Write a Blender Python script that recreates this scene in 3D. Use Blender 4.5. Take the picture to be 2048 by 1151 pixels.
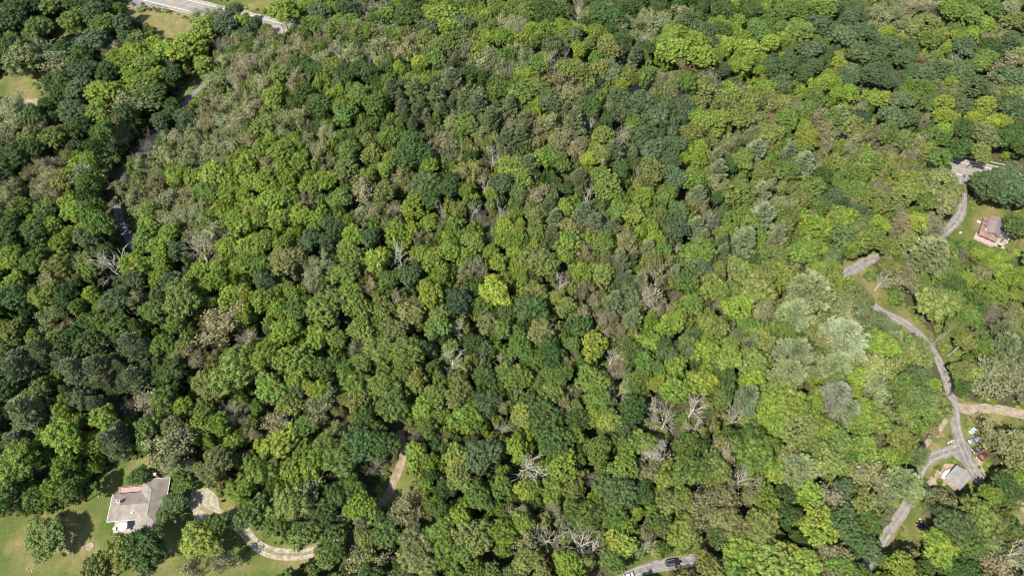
import bpy, bmesh, math, random
import numpy as np
from mathutils import Vector, Matrix

for o in list(bpy.data.objects):
    bpy.data.objects.remove(o)
S = bpy.context.scene
COL = S.collection

# ------------------------------------------------------------------ camera
TILT = math.radians(58.0)
CZ = 235.0
FPX = 1384.0                       # focal length in pixels of the 2048 px wide photograph
cam_d = bpy.data.cameras.new('camera')
cam = bpy.data.objects.new('camera', cam_d)
COL.objects.link(cam)
cam.location = (0, 0, CZ)
cam.rotation_euler = (math.pi / 2 - TILT, 0, 0)
cam_d.sensor_width = 36.0
cam_d.lens = 36.0 * FPX / 2048.0
cam_d.clip_start = 1.0
cam_d.clip_end = 12000.0
S.camera = cam

# ------------------------------------------------------------------ sky, sun, exposure
SUN_EL = math.radians(53.0)
SHX, SHY = math.cos(math.radians(43)), math.sin(math.radians(43))      # the way shadows fall on the ground
w = bpy.data.worlds.new('World')
S.world = w
w.use_nodes = True
nt = w.node_tree
nt.nodes.clear()
sky = nt.nodes.new('ShaderNodeTexSky')
sky.sky_type = 'NISHITA'
sky.sun_disc = False
sky.sun_elevation = SUN_EL
sky.sun_rotation = math.atan2(-SHX, -SHY)
bg = nt.nodes.new('ShaderNodeBackground')
bg.inputs['Strength'].default_value = 0.12
wo = nt.nodes.new('ShaderNodeOutputWorld')
nt.links.new(sky.outputs[0], bg.inputs[0])
nt.links.new(bg.outputs[0], wo.inputs[0])
sun_d = bpy.data.lights.new('sun', 'SUN')
sun_d.energy = 4.6
sun_d.angle = math.radians(0.53)
sun_d.color = (1.0, 0.94, 0.79)
sun = bpy.data.objects.new('sun', sun_d)
COL.objects.link(sun)
sun.rotation_euler = Vector((SHX * math.cos(SUN_EL), SHY * math.cos(SUN_EL), -math.sin(SUN_EL))).to_track_quat('-Z', 'Y').to_euler()
S.view_settings.view_transform = 'Standard'
S.view_settings.look = 'None'
S.view_settings.gamma = 1.0
S.view_settings.use_curve_mapping = False
S.view_settings.exposure = 1.42
S.cycles.filter_width = 1.1
S.cycles.max_bounces = 7
S.cycles.diffuse_bounces = 4
S.cycles.transmission_bounces = 3

# ------------------------------------------------------------------ terrain
def ray(px, py):
    x = (px - 1024.0) / FPX
    y = (575.5 - py) / FPX
    c, s = math.cos(TILT), math.sin(TILT)
    return (x, c + y * s, -s + y * c)

def flat(px, py, h=0.0):
    d = ray(px, py)
    t = (CZ - h) / -d[2]
    return d[0] * t, d[1] * t

HX, HY = flat(900, 265)
RX, RY = flat(1750, 60)
def terr(x, y):
    """a broad hill with a steep west shoulder and north side, and a lower rise beyond the highway"""
    dx, dy = x - HX, y - HY
    sx = np.where(dx < 0, 78.0, 118.0)
    sy = np.where(dy < 0, 92.0, 40.0)
    hill = 27.0 * np.exp(-np.abs(dx / sx) ** 3 / 2 - dy ** 2 / (2 * sy ** 2))
    return (hill + 9.0 * np.exp(-((x - RX) ** 2 / (2 * 110.0 ** 2) + (y - RY) ** 2 / (2 * 60.0 ** 2)))
            + 1.2 * np.sin(x / 47.0 + 0.8) * np.cos(y / 39.0))

def at(px, py, h=0.0):
    """the point h metres above the ground that lies on the sight line of a place in the photograph"""
    z = h
    for _ in range(14):
        x, y = flat(px, py, z)
        z = float(terr(x, y)) + h
    return x, y, z

def topx(x, y, z):
    c, s = math.cos(TILT), math.sin(TILT)
    dz = z - CZ
    depth = y * c - dz * s
    up = y * s + dz * c
    return 1024.0 + FPX * x / depth, 575.5 - FPX * up / depth, depth

# ------------------------------------------------------------------ materials
def srgb(r, g, b):
    f = lambda v: (v / 255.0) / 12.92 if v < 10.3 else ((v / 255.0 + 0.055) / 1.055) ** 2.4
    return (f(r), f(g), f(b), 1.0)

def node(nt, kind, **kw):
    n = nt.nodes.new(kind)
    for k, v in kw.items():
        setattr(n, k, v)
    return n

def base_mat(name):
    m = bpy.data.materials.new(name)
    m.use_nodes = True
    nt = m.node_tree
    b = nt.nodes['Principled BSDF']
    return m, nt, b

def rough_mat(name, col, var=0.25, scale=2.0, rough=0.8, spec=0.2, metal=0.0, bump=0.0, col2=None, detail=6.0):
    """a colour broken up by two scales of noise"""
    m, nt, b = base_mat(name)
    tc = node(nt, 'ShaderNodeTexCoord')
    n1 = node(nt, 'ShaderNodeTexNoise')
    n1.inputs['Scale'].default_value = scale
    n1.inputs['Detail'].default_value = detail
    nt.links.new(tc.outputs['Object'], n1.inputs['Vector'])
    mx = node(nt, 'ShaderNodeMix', data_type='RGBA')
    c2 = col2 if col2 else tuple(v * (1 - var) for v in col[:3]) + (1.0,)
    mx.inputs[6].default_value = col
    mx.inputs[7].default_value = c2
    cr = node(nt, 'ShaderNodeMapRange')
    cr.inputs['From Min'].default_value = 0.38
    cr.inputs['From Max'].default_value = 0.62
    nt.links.new(n1.outputs['Fac'], cr.inputs['Value'])
    nt.links.new(cr.outputs[0], mx.inputs[0])
    nt.links.new(mx.outputs[2], b.inputs['Base Color'])
    b.inputs['Roughness'].default_value = rough
    b.inputs['Specular IOR Level'].default_value = spec
    b.inputs['Metallic'].default_value = metal
    if bump:
        bp = node(nt, 'ShaderNodeBump')
        bp.inputs['Strength'].default_value = bump
        bp.inputs['Distance'].default_value = 0.05
        nt.links.new(n1.outputs['Fac'], bp.inputs['Height'])
        nt.links.new(bp.outputs[0], b.inputs['Normal'])
    return m

def leaf_mat(name, trans=0.25, vary=0.45, noise_scale=0.35):
    """foliage: the tree's own colour, varied from leaf cluster to leaf cluster and over the crown"""
    m, nt, b = base_mat(name)
    L = nt.links.new
    at_ = node(nt, 'ShaderNodeAttribute', attribute_type='INSTANCER', attribute_name='tint')
    geo = node(nt, 'ShaderNodeNewGeometry')
    tc = node(nt, 'ShaderNodeTexCoord')
    n1 = node(nt, 'ShaderNodeTexNoise')
    n1.inputs['Scale'].default_value = noise_scale
    n1.inputs['Detail'].default_value = 3.0
    L(geo.outputs['Position'], n1.inputs['Vector'])
    # value: 1 - vary/2 .. 1 + vary/2 from the island, plus the noise
    a = node(nt, 'ShaderNodeMapRange')
    a.inputs['To Min'].default_value = 1 - vary * 0.55
    a.inputs['To Max'].default_value = 1 + vary * 0.65
    L(geo.outputs['Random Per Island'], a.inputs['Value'])
    c = node(nt, 'ShaderNodeMapRange')
    c.inputs['From Min'].default_value = 0.35
    c.inputs['From Max'].default_value = 0.65
    c.inputs['To Min'].default_value = 0.76
    c.inputs['To Max'].default_value = 1.22
    L(n1.outputs['Fac'], c.inputs['Value'])
    mul = node(nt, 'ShaderNodeMath', operation='MULTIPLY')
    L(a.outputs[0], mul.inputs[0])
    L(c.outputs[0], mul.inputs[1])
    hsv = node(nt, 'ShaderNodeHueSaturation')
    L(at_.outputs['Color'], hsv.inputs['Color'])
    L(mul.outputs[0], hsv.inputs['Value'])
    h = node(nt, 'ShaderNodeMapRange')
    h.inputs['From Min'].default_value = 0.3
    h.inputs['From Max'].default_value = 0.7
    h.inputs['To Min'].default_value = 0.475
    h.inputs['To Max'].default_value = 0.520
    n2 = node(nt, 'ShaderNodeTexNoise')
    n2.inputs['Scale'].default_value = 0.28
    L(geo.outputs['Position'], n2.inputs['Vector'])
    L(n2.outputs['Fac'], h.inputs['Value'])
    L(h.outputs[0], hsv.inputs['Hue'])
    L(hsv.outputs[0], b.inputs['Base Color'])
    b.inputs['Roughness'].default_value = 0.62
    b.inputs['Specular IOR Level'].default_value = 0.22
    tr = node(nt, 'ShaderNodeBsdfTranslucent')
    L(hsv.outputs[0], tr.inputs['Color'])
    mix = node(nt, 'ShaderNodeMixShader')
    mix.inputs[0].default_value = trans
    L(b.outputs[0], mix.inputs[1])
    L(tr.outputs[0], mix.inputs[2])
    L(mix.outputs[0], nt.nodes['Material Output'].inputs['Surface'])
    return m

def tint_bark(name):
    m, nt, b = base_mat(name)
    at_ = node(nt, 'ShaderNodeAttribute', attribute_type='INSTANCER', attribute_name='bark')
    geo = node(nt, 'ShaderNodeNewGeometry')
    n1 = node(nt, 'ShaderNodeTexNoise')
    n1.inputs['Scale'].default_value = 1.3
    nt.links.new(geo.outputs['Position'], n1.inputs['Vector'])
    a = node(nt, 'ShaderNodeMapRange')
    a.inputs['To Min'].default_value = 0.55
    a.inputs['To Max'].default_value = 1.35
    nt.links.new(n1.outputs['Fac'], a.inputs['Value'])
    hsv = node(nt, 'ShaderNodeHueSaturation')
    nt.links.new(at_.outputs['Color'], hsv.inputs['Color'])
    nt.links.new(a.outputs[0], hsv.inputs['Value'])
    nt.links.new(hsv.outputs[0], b.inputs['Base Color'])
    b.inputs['Roughness'].default_value = 0.85
    b.inputs['Specular IOR Level'].default_value = 0.15
    return m

M = {}
M['leaf'] = leaf_mat('broad_leaves', trans=0.38, vary=0.42)
M['needle'] = leaf_mat('pine_needles', trans=0.25, vary=0.35)
M['bark'] = rough_mat('bark', (0.13, 0.10, 0.075, 1), 0.5, 1.5, 0.9, 0.1)
M['pale_bark'] = tint_bark('dead_bark')
M['asphalt'] = rough_mat('asphalt', (0.12, 0.115, 0.117, 1), 0.22, 0.25, 0.85, 0.2, bump=0.2)
M['hwy'] = rough_mat('highway_asphalt', (0.17, 0.157, 0.153, 1), 0.2, 0.3, 0.85, 0.2)
M['gravel'] = rough_mat('gravel', (0.245, 0.215, 0.172, 1), 0.4, 0.9, 0.95, 0.1, bump=0.5)
M['lane_gravel'] = rough_mat('lane_gravel', (0.16, 0.147, 0.143, 1), 0.35, 0.5, 0.95, 0.1, bump=0.4)
M['dirt'] = rough_mat('dirt', (0.23, 0.18, 0.13, 1), 0.35, 0.5, 0.95, 0.1, bump=0.4)
M['paint'] = rough_mat('road_paint', (0.55, 0.54, 0.52, 1), 0.25, 1.5, 0.6, 0.3)
M['yellow_paint'] = rough_mat('yellow_paint', (0.30, 0.245, 0.10, 1), 0.3, 1.5, 0.6, 0.3)
M['white'] = rough_mat('white_paint', (0.44, 0.43, 0.42, 1), 0.12, 1.5, 0.5, 0.4)
M['rose'] = rough_mat('rose_siding', (0.19, 0.10, 0.088, 1), 0.2, 1.2, 0.7, 0.2)
M['pink'] = rough_mat('pink_deck_boards', (0.30, 0.20, 0.195, 1), 0.18, 1.0, 0.7, 0.2)
M['concrete'] = rough_mat('concrete', (0.25, 0.23, 0.21, 1), 0.2, 0.8, 0.85, 0.2)
M['dark'] = rough_mat('dark_void', (0.03, 0.03, 0.035, 1), 0.3, 2, 0.6, 0.3)
M['wood'] = rough_mat('weathered_wood', (0.30, 0.25, 0.20, 1), 0.4, 2, 0.85, 0.15)
M['galv'] = rough_mat('galvanised_steel', (0.55, 0.56, 0.57, 1), 0.2, 3, 0.45, 0.4, metal=0.6)
M['stone'] = rough_mat('pale_stone', (0.40, 0.37, 0.33, 1), 0.35, 2, 0.9, 0.1, bump=0.4)
M['brick'] = rough_mat('chimney_brick', (0.33, 0.17, 0.12, 1), 0.4, 4, 0.85, 0.1)

def glass_mat(name='window_glass', col=(0.03, 0.04, 0.05, 1)):
    m, nt, b = base_mat(name)
    n = node(nt, 'ShaderNodeTexNoise')
    n.inputs['Scale'].default_value = 1.0
    mr = node(nt, 'ShaderNodeMapRange')
    mr.inputs['To Min'].default_value = 0.05
    mr.inputs['To Max'].default_value = 0.14
    nt.links.new(n.outputs['Fac'], mr.inputs['Value'])
    nt.links.new(mr.outputs[0], b.inputs['Roughness'])
    b.inputs['Base Color'].default_value = col
    b.inputs['Specular IOR Level'].default_value = 0.7
    return m
M['glass'] = glass_mat()

def car_paint(name, col):
    m, nt, b = base_mat(name)
    n = node(nt, 'ShaderNodeTexNoise')
    n.inputs['Scale'].default_value = 1.7
    n.inputs['Detail'].default_value = 5
    mr = node(nt, 'ShaderNodeMapRange')
    mr.inputs['To Min'].default_value = 0.28
    mr.inputs['To Max'].default_value = 0.5
    nt.links.new(n.outputs['Fac'], mr.inputs['Value'])
    nt.links.new(mr.outputs[0], b.inputs['Roughness'])
    b.inputs['Base Color'].default_value = col
    b.inputs['Metallic'].default_value = 0.35
    b.inputs['Coat Weight'].default_value = 0.6
    b.inputs['Coat Roughness'].default_value = 0.15
    return m

def shingle_mat(name, col, course=0.35, axis='Z'):
    """asphalt shingles: weather-streaked, with the courses as fine relief"""
    m, nt, b = base_mat(name)
    L = nt.links.new
    tc = node(nt, 'ShaderNodeTexCoord')
    n1 = node(nt, 'ShaderNodeTexNoise')
    n1.inputs['Scale'].default_value = 0.45
    n1.inputs['Detail'].default_value = 8
    L(tc.outputs['Object'], n1.inputs['Vector'])
    n2 = node(nt, 'ShaderNodeTexNoise')
    n2.inputs['Scale'].default_value = 6.0
    L(tc.outputs['Object'], n2.inputs['Vector'])
    ad = node(nt, 'ShaderNodeMath', operation='MULTIPLY_ADD')
    L(n2.outputs['Fac'], ad.inputs[0])
    ad.inputs[1].default_value = 0.4
    L(n1.outputs['Fac'], ad.inputs[2])
    mr = node(nt, 'ShaderNodeMapRange')
    mr.inputs['From Min'].default_value = 0.45
    mr.inputs['From Max'].default_value = 0.95
    mr.inputs['To Min'].default_value = 0.66
    mr.inputs['To Max'].default_value = 1.2
    L(ad.outputs[0], mr.inputs['Value'])
    hsv = node(nt, 'ShaderNodeHueSaturation')
    hsv.inputs['Color'].default_value = col
    L(mr.outputs[0], hsv.inputs['Value'])
    L(hsv.outputs[0], b.inputs['Base Color'])
    wv = node(nt, 'ShaderNodeTexWave', wave_type='BANDS', bands_direction=axis, wave_profile='SAW')
    wv.inputs['Scale'].default_value = 1.0 / course / 2.0
    L(tc.outputs['Object'], wv.inputs['Vector'])
    bp = node(nt, 'ShaderNodeBump')
    bp.inputs['Strength'].default_value = 0.5
    bp.inputs['Distance'].default_value = 0.03
    L(wv.outputs['Fac'], bp.inputs['Height'])
    L(bp.outputs[0], b.inputs['Normal'])
    b.inputs['Roughness'].default_value = 0.9
    b.inputs['Specular IOR Level'].default_value = 0.2
    return m
M['shingle'] = shingle_mat('grey_shingles', (0.165, 0.143, 0.128, 1))
M['shingle2'] = shingle_mat('mauve_shingles', (0.155, 0.125, 0.12, 1))
M['shingle3'] = shingle_mat('garage_shingles', (0.20, 0.187, 0.185, 1))
M['rose_roof'] = shingle_mat('rose_shingles', (0.155, 0.095, 0.085, 1))

# ------------------------------------------------------------------ object helpers
def prop(o, label=None, cat=None, group=None, kind=None):
    if label: o['label'] = label
    if cat: o['category'] = cat
    if group: o['group'] = group
    if kind: o['kind'] = kind
    return o

def empty(name, loc, rz=0.0, **kw):
    o = bpy.data.objects.new(name, None)
    o.empty_display_size = 0.5
    COL.objects.link(o)
    o.location = loc
    o.rotation_euler = (0, 0, rz)
    return prop(o, **kw)

def mesh_of(name, verts, faces, mat, smooth=False):
    me = bpy.data.meshes.new(name)
    me.from_pydata([tuple(v) for v in verts], [], [tuple(f) for f in faces])
    for mm in (mat if isinstance(mat, list) else [mat]):
        me.materials.append(mm)
    if smooth:
        me.shade_smooth()
    me.update()
    return me

def obj(name, me, parent=None, loc=None, rot=None, **kw):
    o = bpy.data.objects.new(name, me)
    COL.objects.link(o)
    if parent: o.parent = parent
    if loc is not None: o.location = loc
    if rot is not None: o.rotation_euler = rot
    return prop(o, **kw)

def from_bm(name, bm, mat, parent=None, smooth=False, bevel=0.0, **kw):
    if bevel:
        bmesh.ops.bevel(bm, geom=list(bm.edges), offset=bevel, segments=2, affect='EDGES', profile=0.6, clamp_overlap=True)
    bmesh.ops.recalc_face_normals(bm, faces=bm.faces)
    me = bpy.data.meshes.new(name)
    bm.to_mesh(me)
    bm.free()
    me.materials.append(mat)
    if smooth: me.shade_smooth()
    return obj(name, me, parent, **kw)

def bx(bm, cx, cy, cz, sx, sy, sz, rz=0.0):
    m = Matrix.Translation((cx, cy, cz)) @ Matrix.Rotation(rz, 4, 'Z') @ Matrix.Diagonal((sx, sy, sz, 1))
    return bmesh.ops.create_cube(bm, size=1.0, matrix=m)

def box(name, c, s, mat, parent=None, bevel=0.0, rz=0.0, **kw):
    bm = bmesh.new()
    bx(bm, *c, *s, rz)
    return from_bm(name, bm, mat, parent, bevel=bevel, **kw)

def poly_prism(name, pts, z0, z1, mat, parent=None, **kw):
    n = len(pts)
    v = [(p[0], p[1], z0) for p in pts] + [(p[0], p[1], z1) for p in pts]
    f = [tuple(range(n))[::-1], tuple(range(n, 2 * n))] + [(i, (i + 1) % n, n + (i + 1) % n, n + i) for i in range(n)]
    return obj(name, mesh_of(name, v, f, mat), parent, **kw)

def cyl(bm, p0, p1, r0, r1, n=8):
    p0, p1 = Vector(p0), Vector(p1)
    d = (p1 - p0).normalized()
    u = d.cross(Vector((0, 0, 1)))
    if u.length < 1e-3: u = Vector((1, 0, 0))
    u.normalize()
    v = d.cross(u)
    a = [bm.verts.new(p0 + (u * math.cos(t) + v * math.sin(t)) * r0) for t in [2 * math.pi * i / n for i in range(n)]]
    b = [bm.verts.new(p1 + (u * math.cos(t) + v * math.sin(t)) * r1) for t in [2 * math.pi * i / n for i in range(n)]]
    for i in range(n):
        bm.faces.new((a[i], a[(i + 1) % n], b[(i + 1) % n], b[i]))
    bm.faces.new(a[::-1])
    bm.faces.new(b)

# ------------------------------------------------------------------ ground
def in_poly(x, y, P):
    ins = False
    j = len(P) - 1
    for i in range(len(P)):
        xi, yi = P[i]; xj, yj = P[j]
        if (yi > y) != (yj > y) and x < (xj - xi) * (y - yi) / (yj - yi) + xi:
            ins = not ins
        j = i
    return ins

def poly_np(X, Y, P):
    ins = np.zeros(X.shape, bool)
    j = len(P) - 1
    for i in range(len(P)):
        xi, yi = P[i]; xj, yj = P[j]
        if yi != yj:
            ins ^= ((yi > Y) != (yj > Y)) & (X < (xj - xi) * (Y - yi) / (yj - yi) + xi)
        j = i
    return ins

# open places of the photograph (ground outlines): name -> (outline, dryness 0 green .. 1 straw)
OPEN = {
 'yard': ([(-60,1040),(60,1022),(150,1008),(190,968),(235,925),(300,905),(335,930),(400,950),(455,975),(500,1030),(560,1070),(650,1085),(655,1115),(560,1160),(480,1230),(-60,1240)], .45),
 'meadow': ([(215,25),(255,5),(300,20),(402,25),(415,45),(395,60),(350,85),(320,85),(290,50),(240,45)], .85),
 'verge_top': ([(395,-8),(560,-8),(600,35),(560,46),(420,8)], .25),
 'west_clearing': ([(-40,160),(40,145),(80,160),(97,222),(60,238),(-40,240)], .6),
 'strip': ([(100,72),(130,50),(175,62),(170,78),(125,100),(105,98)], .35),
 'strip_end': ([(110,100),(150,85),(160,100),(130,115)], .8),
 'lane_verge': ([(345,232),(352,190),(385,150),(425,140),(430,165),(395,200),(365,232)], .2),
 'path_clearing': ([(755,1000),(770,950),(795,915),(815,905),(835,960),(850,1010),(820,1035),(780,1030)], .5),
 'path_opening': ([(812,1000),(822,955),(852,1000),(876,1045),(868,1080),(850,1095),(828,1050)], .6),
 'rose_yard': ([(1890,470),(1915,425),(1935,400),(1985,402),(2000,415),(2075,425),(2080,500),(2010,515),(1985,505),(1950,490),(1915,486)], .3),
 'rose_back': ([(2020,500),(2070,500),(2075,540),(2030,535)], .6),
 'verge_hwy': ([(1905,310),(1925,312),(1990,332),(1960,340),(1905,325)], .8),
 'bend_verge': ([(1668,535),(1690,512),(1738,512),(1745,540),(1775,590),(1810,612),(1850,650),(1880,685),(1860,700),(1800,660),(1755,620),(1700,565),(1680,570)], .55),
 'east_verge': ([(1880,700),(1905,695),(1925,700),(1905,740),(1915,780),(1960,815),(2080,810),(2080,870),(1975,850),(1960,870),(1985,935),(1960,975),(1930,990),(1880,960),(1860,960),(1830,955),(1825,930),(1870,850),(1895,840),(1900,780)], .45),
 'south_verge': ([(1765,1075),(1790,1030),(1830,1000),(1865,1010),(1870,1060),(1850,1090),(1800,1110),(1770,1120)], .3),
 'corner': ([(2000,1010),(2035,1000),(2080,1010),(2080,1060),(2040,1050)], .9),
 'road_verge': ([(1225,1160),(1260,1118),(1330,1098),(1390,1095),(1420,1115),(1440,1165),(1225,1175)], .25),
}
OPENW = {k: ([at(*p)[:2] for p in P], d) for k, (P, d) in OPEN.items()}

GX0, GX1, GY0, GY1, GS = -420.0, 420.0, -60.0, 560.0, 1.5
xs = np.arange(GX0, GX1 + GS, GS)
ys = np.arange(GY0, GY1 + GS, GS)
X, Y = np.meshgrid(xs, ys)
mask = np.zeros(X.shape)
dry = np.zeros(X.shape)
for k, (P, d) in OPENW.items():
    m_ = poly_np(X, Y, P)
    mask[m_] = 1.0
    dry[m_] = d
def blur(a, n):
    for _ in range(n):
        a = (a + np.roll(a, 1, 0) + np.roll(a, -1, 0) + np.roll(a, 1, 1) + np.roll(a, -1, 1)) / 5.0
    return a
maskb = blur(mask, 2)
dryb = blur(dry, 6) / np.maximum(blur(mask, 6), 0.05)
Z = terr(X, Y)
# the same sheet goes on, coarser, to the horizon
ny, nx = X.shape
co = np.stack([X, Y, Z], -1).reshape(-1, 3)
idx = np.arange(nx * ny).reshape(ny, nx)
quads = np.stack([idx[:-1, :-1], idx[:-1, 1:], idx[1:, 1:], idx[1:, :-1]], -1).reshape(-1, 4)
edge = list(idx[0, :]) + list(idx[1:, -1]) + list(idx[-1, -2::-1]) + list(idx[-2:0:-1, 0])
ne = len(edge)
rings = [co]
prev = np.array(edge)
base = len(co)
cx, cy = (GX0 + GX1) / 2, (GY0 + GY1) / 2
ec = co[prev]
extra_q = []
for s in (1.35, 2.2, 4.5, 14.0):
    p = ec.copy()
    p[:, 0] = cx + (ec[:, 0] - cx) * s
    p[:, 1] = cy + (ec[:, 1] - cy) * s
    p[:, 2] = terr(p[:, 0], p[:, 1])
    rings.append(p)
    cur = np.arange(base, base + ne)
    base += ne
    extra_q.append(np.stack([prev, np.roll(prev, -1), np.roll(cur, -1), cur], -1)[:, ::-1])
    prev = cur
co_all = np.concatenate(rings)
q_all = np.concatenate([quads] + extra_q)

def np_mesh(name, co, quads, mat):
    me = bpy.data.meshes.new(name)
    me.vertices.add(len(co))
    me.vertices.foreach_set('co', np.ascontiguousarray(co, dtype=np.float32).ravel())
    k = quads.shape[1]
    me.loops.add(quads.size)
    me.loops.foreach_set('vertex_index', np.ascontiguousarray(quads, dtype=np.int32).ravel())
    me.polygons.add(len(quads))
    me.polygons.foreach_set('loop_start', np.arange(0, quads.size, k, dtype=np.int32))
    for mm in (mat if isinstance(mat, list) else [mat]):
        me.materials.append(mm)
    me.update(calc_edges=True)
    me.validate()
    return me

m, nt_, b_ = base_mat('forest_floor_and_grass')
L = nt_.links.new
a1 = node(nt_, 'ShaderNodeAttribute', attribute_name='grass')
a2 = node(nt_, 'ShaderNodeAttribute', attribute_name='dry')
geo = node(nt_, 'ShaderNodeNewGeometry')
def noise(scale, detail=5.0):
    n = node(nt_, 'ShaderNodeTexNoise')
    n.inputs['Scale'].default_value = scale
    n.inputs['Detail'].default_value = detail
    L(geo.outputs['Position'], n.inputs['Vector'])
    return n
def mixc(fac, c1, c2):
    mx = node(nt_, 'ShaderNodeMix', data_type='RGBA')
    if isinstance(fac, float): mx.inputs[0].default_value = fac
    else: L(fac, mx.inputs[0])
    for i, c in ((6, c1), (7, c2)):
        if isinstance(c, tuple): mx.inputs[i].default_value = c
        else: L(c, mx.inputs[i])
    return mx.outputs[2]
def ramp(v, lo, hi, a=0.0, b=1.0):
    r = node(nt_, 'ShaderNodeMapRange')
    L(v, r.inputs['Value'])
    for k_, x_ in (('From Min', lo), ('From Max', hi), ('To Min', a), ('To Max', b)):
        r.inputs[k_].default_value = x_
    return r.outputs[0]
litter = mixc(ramp(noise(0.25).outputs['Fac'], .4, .6), (0.055, 0.042, 0.028, 1), (0.035, 0.05, 0.018, 1))
green = mixc(ramp(noise(0.12, 8).outputs['Fac'], .4, .62), (0.034, 0.066, 0.013, 1), (0.080, 0.084, 0.022, 1))
green = mixc(ramp(noise(1.2, 6).outputs['Fac'], .35, .7), green, (0.068, 0.078, 0.024, 1))
straw = mixc(ramp(noise(0.3, 8).outputs['Fac'], .4, .6), (0.142, 0.116, 0.056, 1), (0.100, 0.098, 0.034, 1))
addn = node(nt_, 'ShaderNodeMath', operation='ADD')
L(a2.outputs['Fac'], addn.inputs[0])
L(ramp(noise(0.07, 8).outputs['Fac'], .38, .62, -.5, .55), addn.inputs[1])
grass = mixc(ramp(addn.outputs[0], .1, .9), green, straw)
addm = node(nt_, 'ShaderNodeMath', operation='ADD')
L(a1.outputs['Fac'], addm.inputs[0])
L(ramp(noise(0.5, 6).outputs['Fac'], .3, .7, -.3, .3), addm.inputs[1])
fin = mixc(ramp(addm.outputs[0], .35, .65), litter, grass)
hs = node(nt_, 'ShaderNodeHueSaturation')
L(fin, hs.inputs['Color'])
L(ramp(noise(2.5, 8).outputs['Fac'], .3, .7, .78, 1.22), hs.inputs['Value'])
L(hs.outputs[0], b_.inputs['Base Color'])
b_.inputs['Roughness'].default_value = 0.95
b_.inputs['Specular IOR Level'].default_value = 0.1
bp = node(nt_, 'ShaderNodeBump')
bp.inputs['Strength'].default_value = 0.7
bp.inputs['Distance'].default_value = 0.25
L(noise(3.0, 8).outputs['Fac'], bp.inputs['Height'])
L(bp.outputs[0], b_.inputs['Normal'])
M['ground'] = m
gme = np_mesh('ground', co_all, q_all, m)
pad = np.zeros(len(co_all) - nx * ny)
for nm, arr in (('grass', maskb), ('dry', dryb)):
    at_ = gme.attributes.new(nm, 'FLOAT', 'POINT')
    at_.data.foreach_set('value', np.concatenate([arr.ravel(), pad]).astype(np.float32))
gme.shade_smooth()
obj('ground', gme, kind='structure')

# ------------------------------------------------------------------ roads
def smooth_line(pts, step=1.5):
    """Catmull-Rom through world points, resampled"""
    P = [pts[0]] + list(pts) + [pts[-1]]
    out = []
    for i in range(1, len(P) - 2):
        p0, p1, p2, p3 = (np.array(P[i + k][:2], float) for k in (-1, 0, 1, 2))
        n = max(2, int(np.linalg.norm(p2 - p1) / step))
        for t in np.arange(n) / n:
            out.append(.5 * ((2 * p1) + (-p0 + p2) * t + (2 * p0 - 5 * p1 + 4 * p2 - p3) * t * t + (-p0 + 3 * p1 - 3 * p2 + p3) * t ** 3))
    out.append(np.array(P[-2][:2], float))
    return np.array(out)

def strip(line, o0, o1, lift, wob=0.0, seed=0, cols=5, dash=None):
    d = np.gradient(line, axis=0)
    d /= np.linalg.norm(d, axis=1)[:, None] + 1e-9
    nrm = np.stack([-d[:, 1], d[:, 0]], -1)
    rng = np.random.RandomState(seed)
    n = len(line)
    if wob:
        k = np.hanning(13); k /= k.sum()
        wa = np.convolve(rng.uniform(-wob, wob, n + 12), k, 'valid') * 3.0
        wb = np.convolve(rng.uniform(-wob, wob, n + 12), k, 'valid') * 3.0
    else:
        wa = wb = np.zeros(n)
    V, F = [], []
    for i in range(n):
        for c in range(cols):
            t = c / (cols - 1)
            off = (o0 + wa[i]) * (1 - t) + (o1 + wb[i]) * t
            p = line[i] + nrm[i] * off
            V.append((p[0], p[1], float(terr(p[0], p[1])) + lift))
    for i in range(n - 1):
        if dash and (i // dash) % 3 != 0: continue
        for c in range(cols - 1):
            a = i * cols + c
            F.append((a, a + 1, a + cols + 1, a + cols)[::-1])
    return V, F

ROADS = []   # (world line, half width) for keeping trees off
def road(name, px, width, mat, lift=0.05, wob=0.25, seed=1, upto=None):
    ln = smooth_line([at(*p) for p in px])
    V, F = strip(ln, -width / 2, width / 2, lift, wob, seed)
    o = obj(name, mesh_of(name, V, F, M[mat], True), kind='structure')
    kp = ln if upto is None else ln[:max(4, int(len(ln) * upto))]
    ROADS.append((kp, width / 2))
    if upto is not None and name == 'west_lane': ROADS.append((ln[len(kp) - 2:int(len(ln) * .74)], 3.3))
    return ln, o

HWY = [(60,-52),(200,-28),(345,4),(405,18),(495,40),(560,57),(652,74),(820,100),(1000,128),(1200,158),(1400,186),(1600,232),(1760,288),(1860,322),(1930,339),(2010,356),(2150,385),(2400,430)]
hl, hwy = road('highway', HWY, 9.4, 'hwy', 0.05, 0.0)
hl, shoulder = road('highway_shoulder', HWY, 12.0, 'gravel', 0.025, 0.35, 5)
def paint(name, ln, off, wd, mat, dash=None, lift=0.06):
    V, F = strip(ln, off - wd / 2, off + wd / 2, lift, 0, 0, 2, dash)
    return obj(name, mesh_of(name, V, F, M[mat]), kind='structure')
paint('edge_line', hl, 3.8, 0.28, 'paint')
paint('edge_line', hl, -3.8, 0.28, 'paint')
paint('centre_line', hl, 0.2, 0.16, 'yellow_paint')
paint('centre_line', hl, -0.2, 0.16, 'yellow_paint')
road('west_lane', [(478,52),(445,95),(422,150),(410,168),(392,183),(370,208),(348,232),(310,275),(262,330),(240,380),(236,425),(252,466),(285,520),(330,590),(370,680)], 3.5, 'asphalt', upto=.42)
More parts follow.
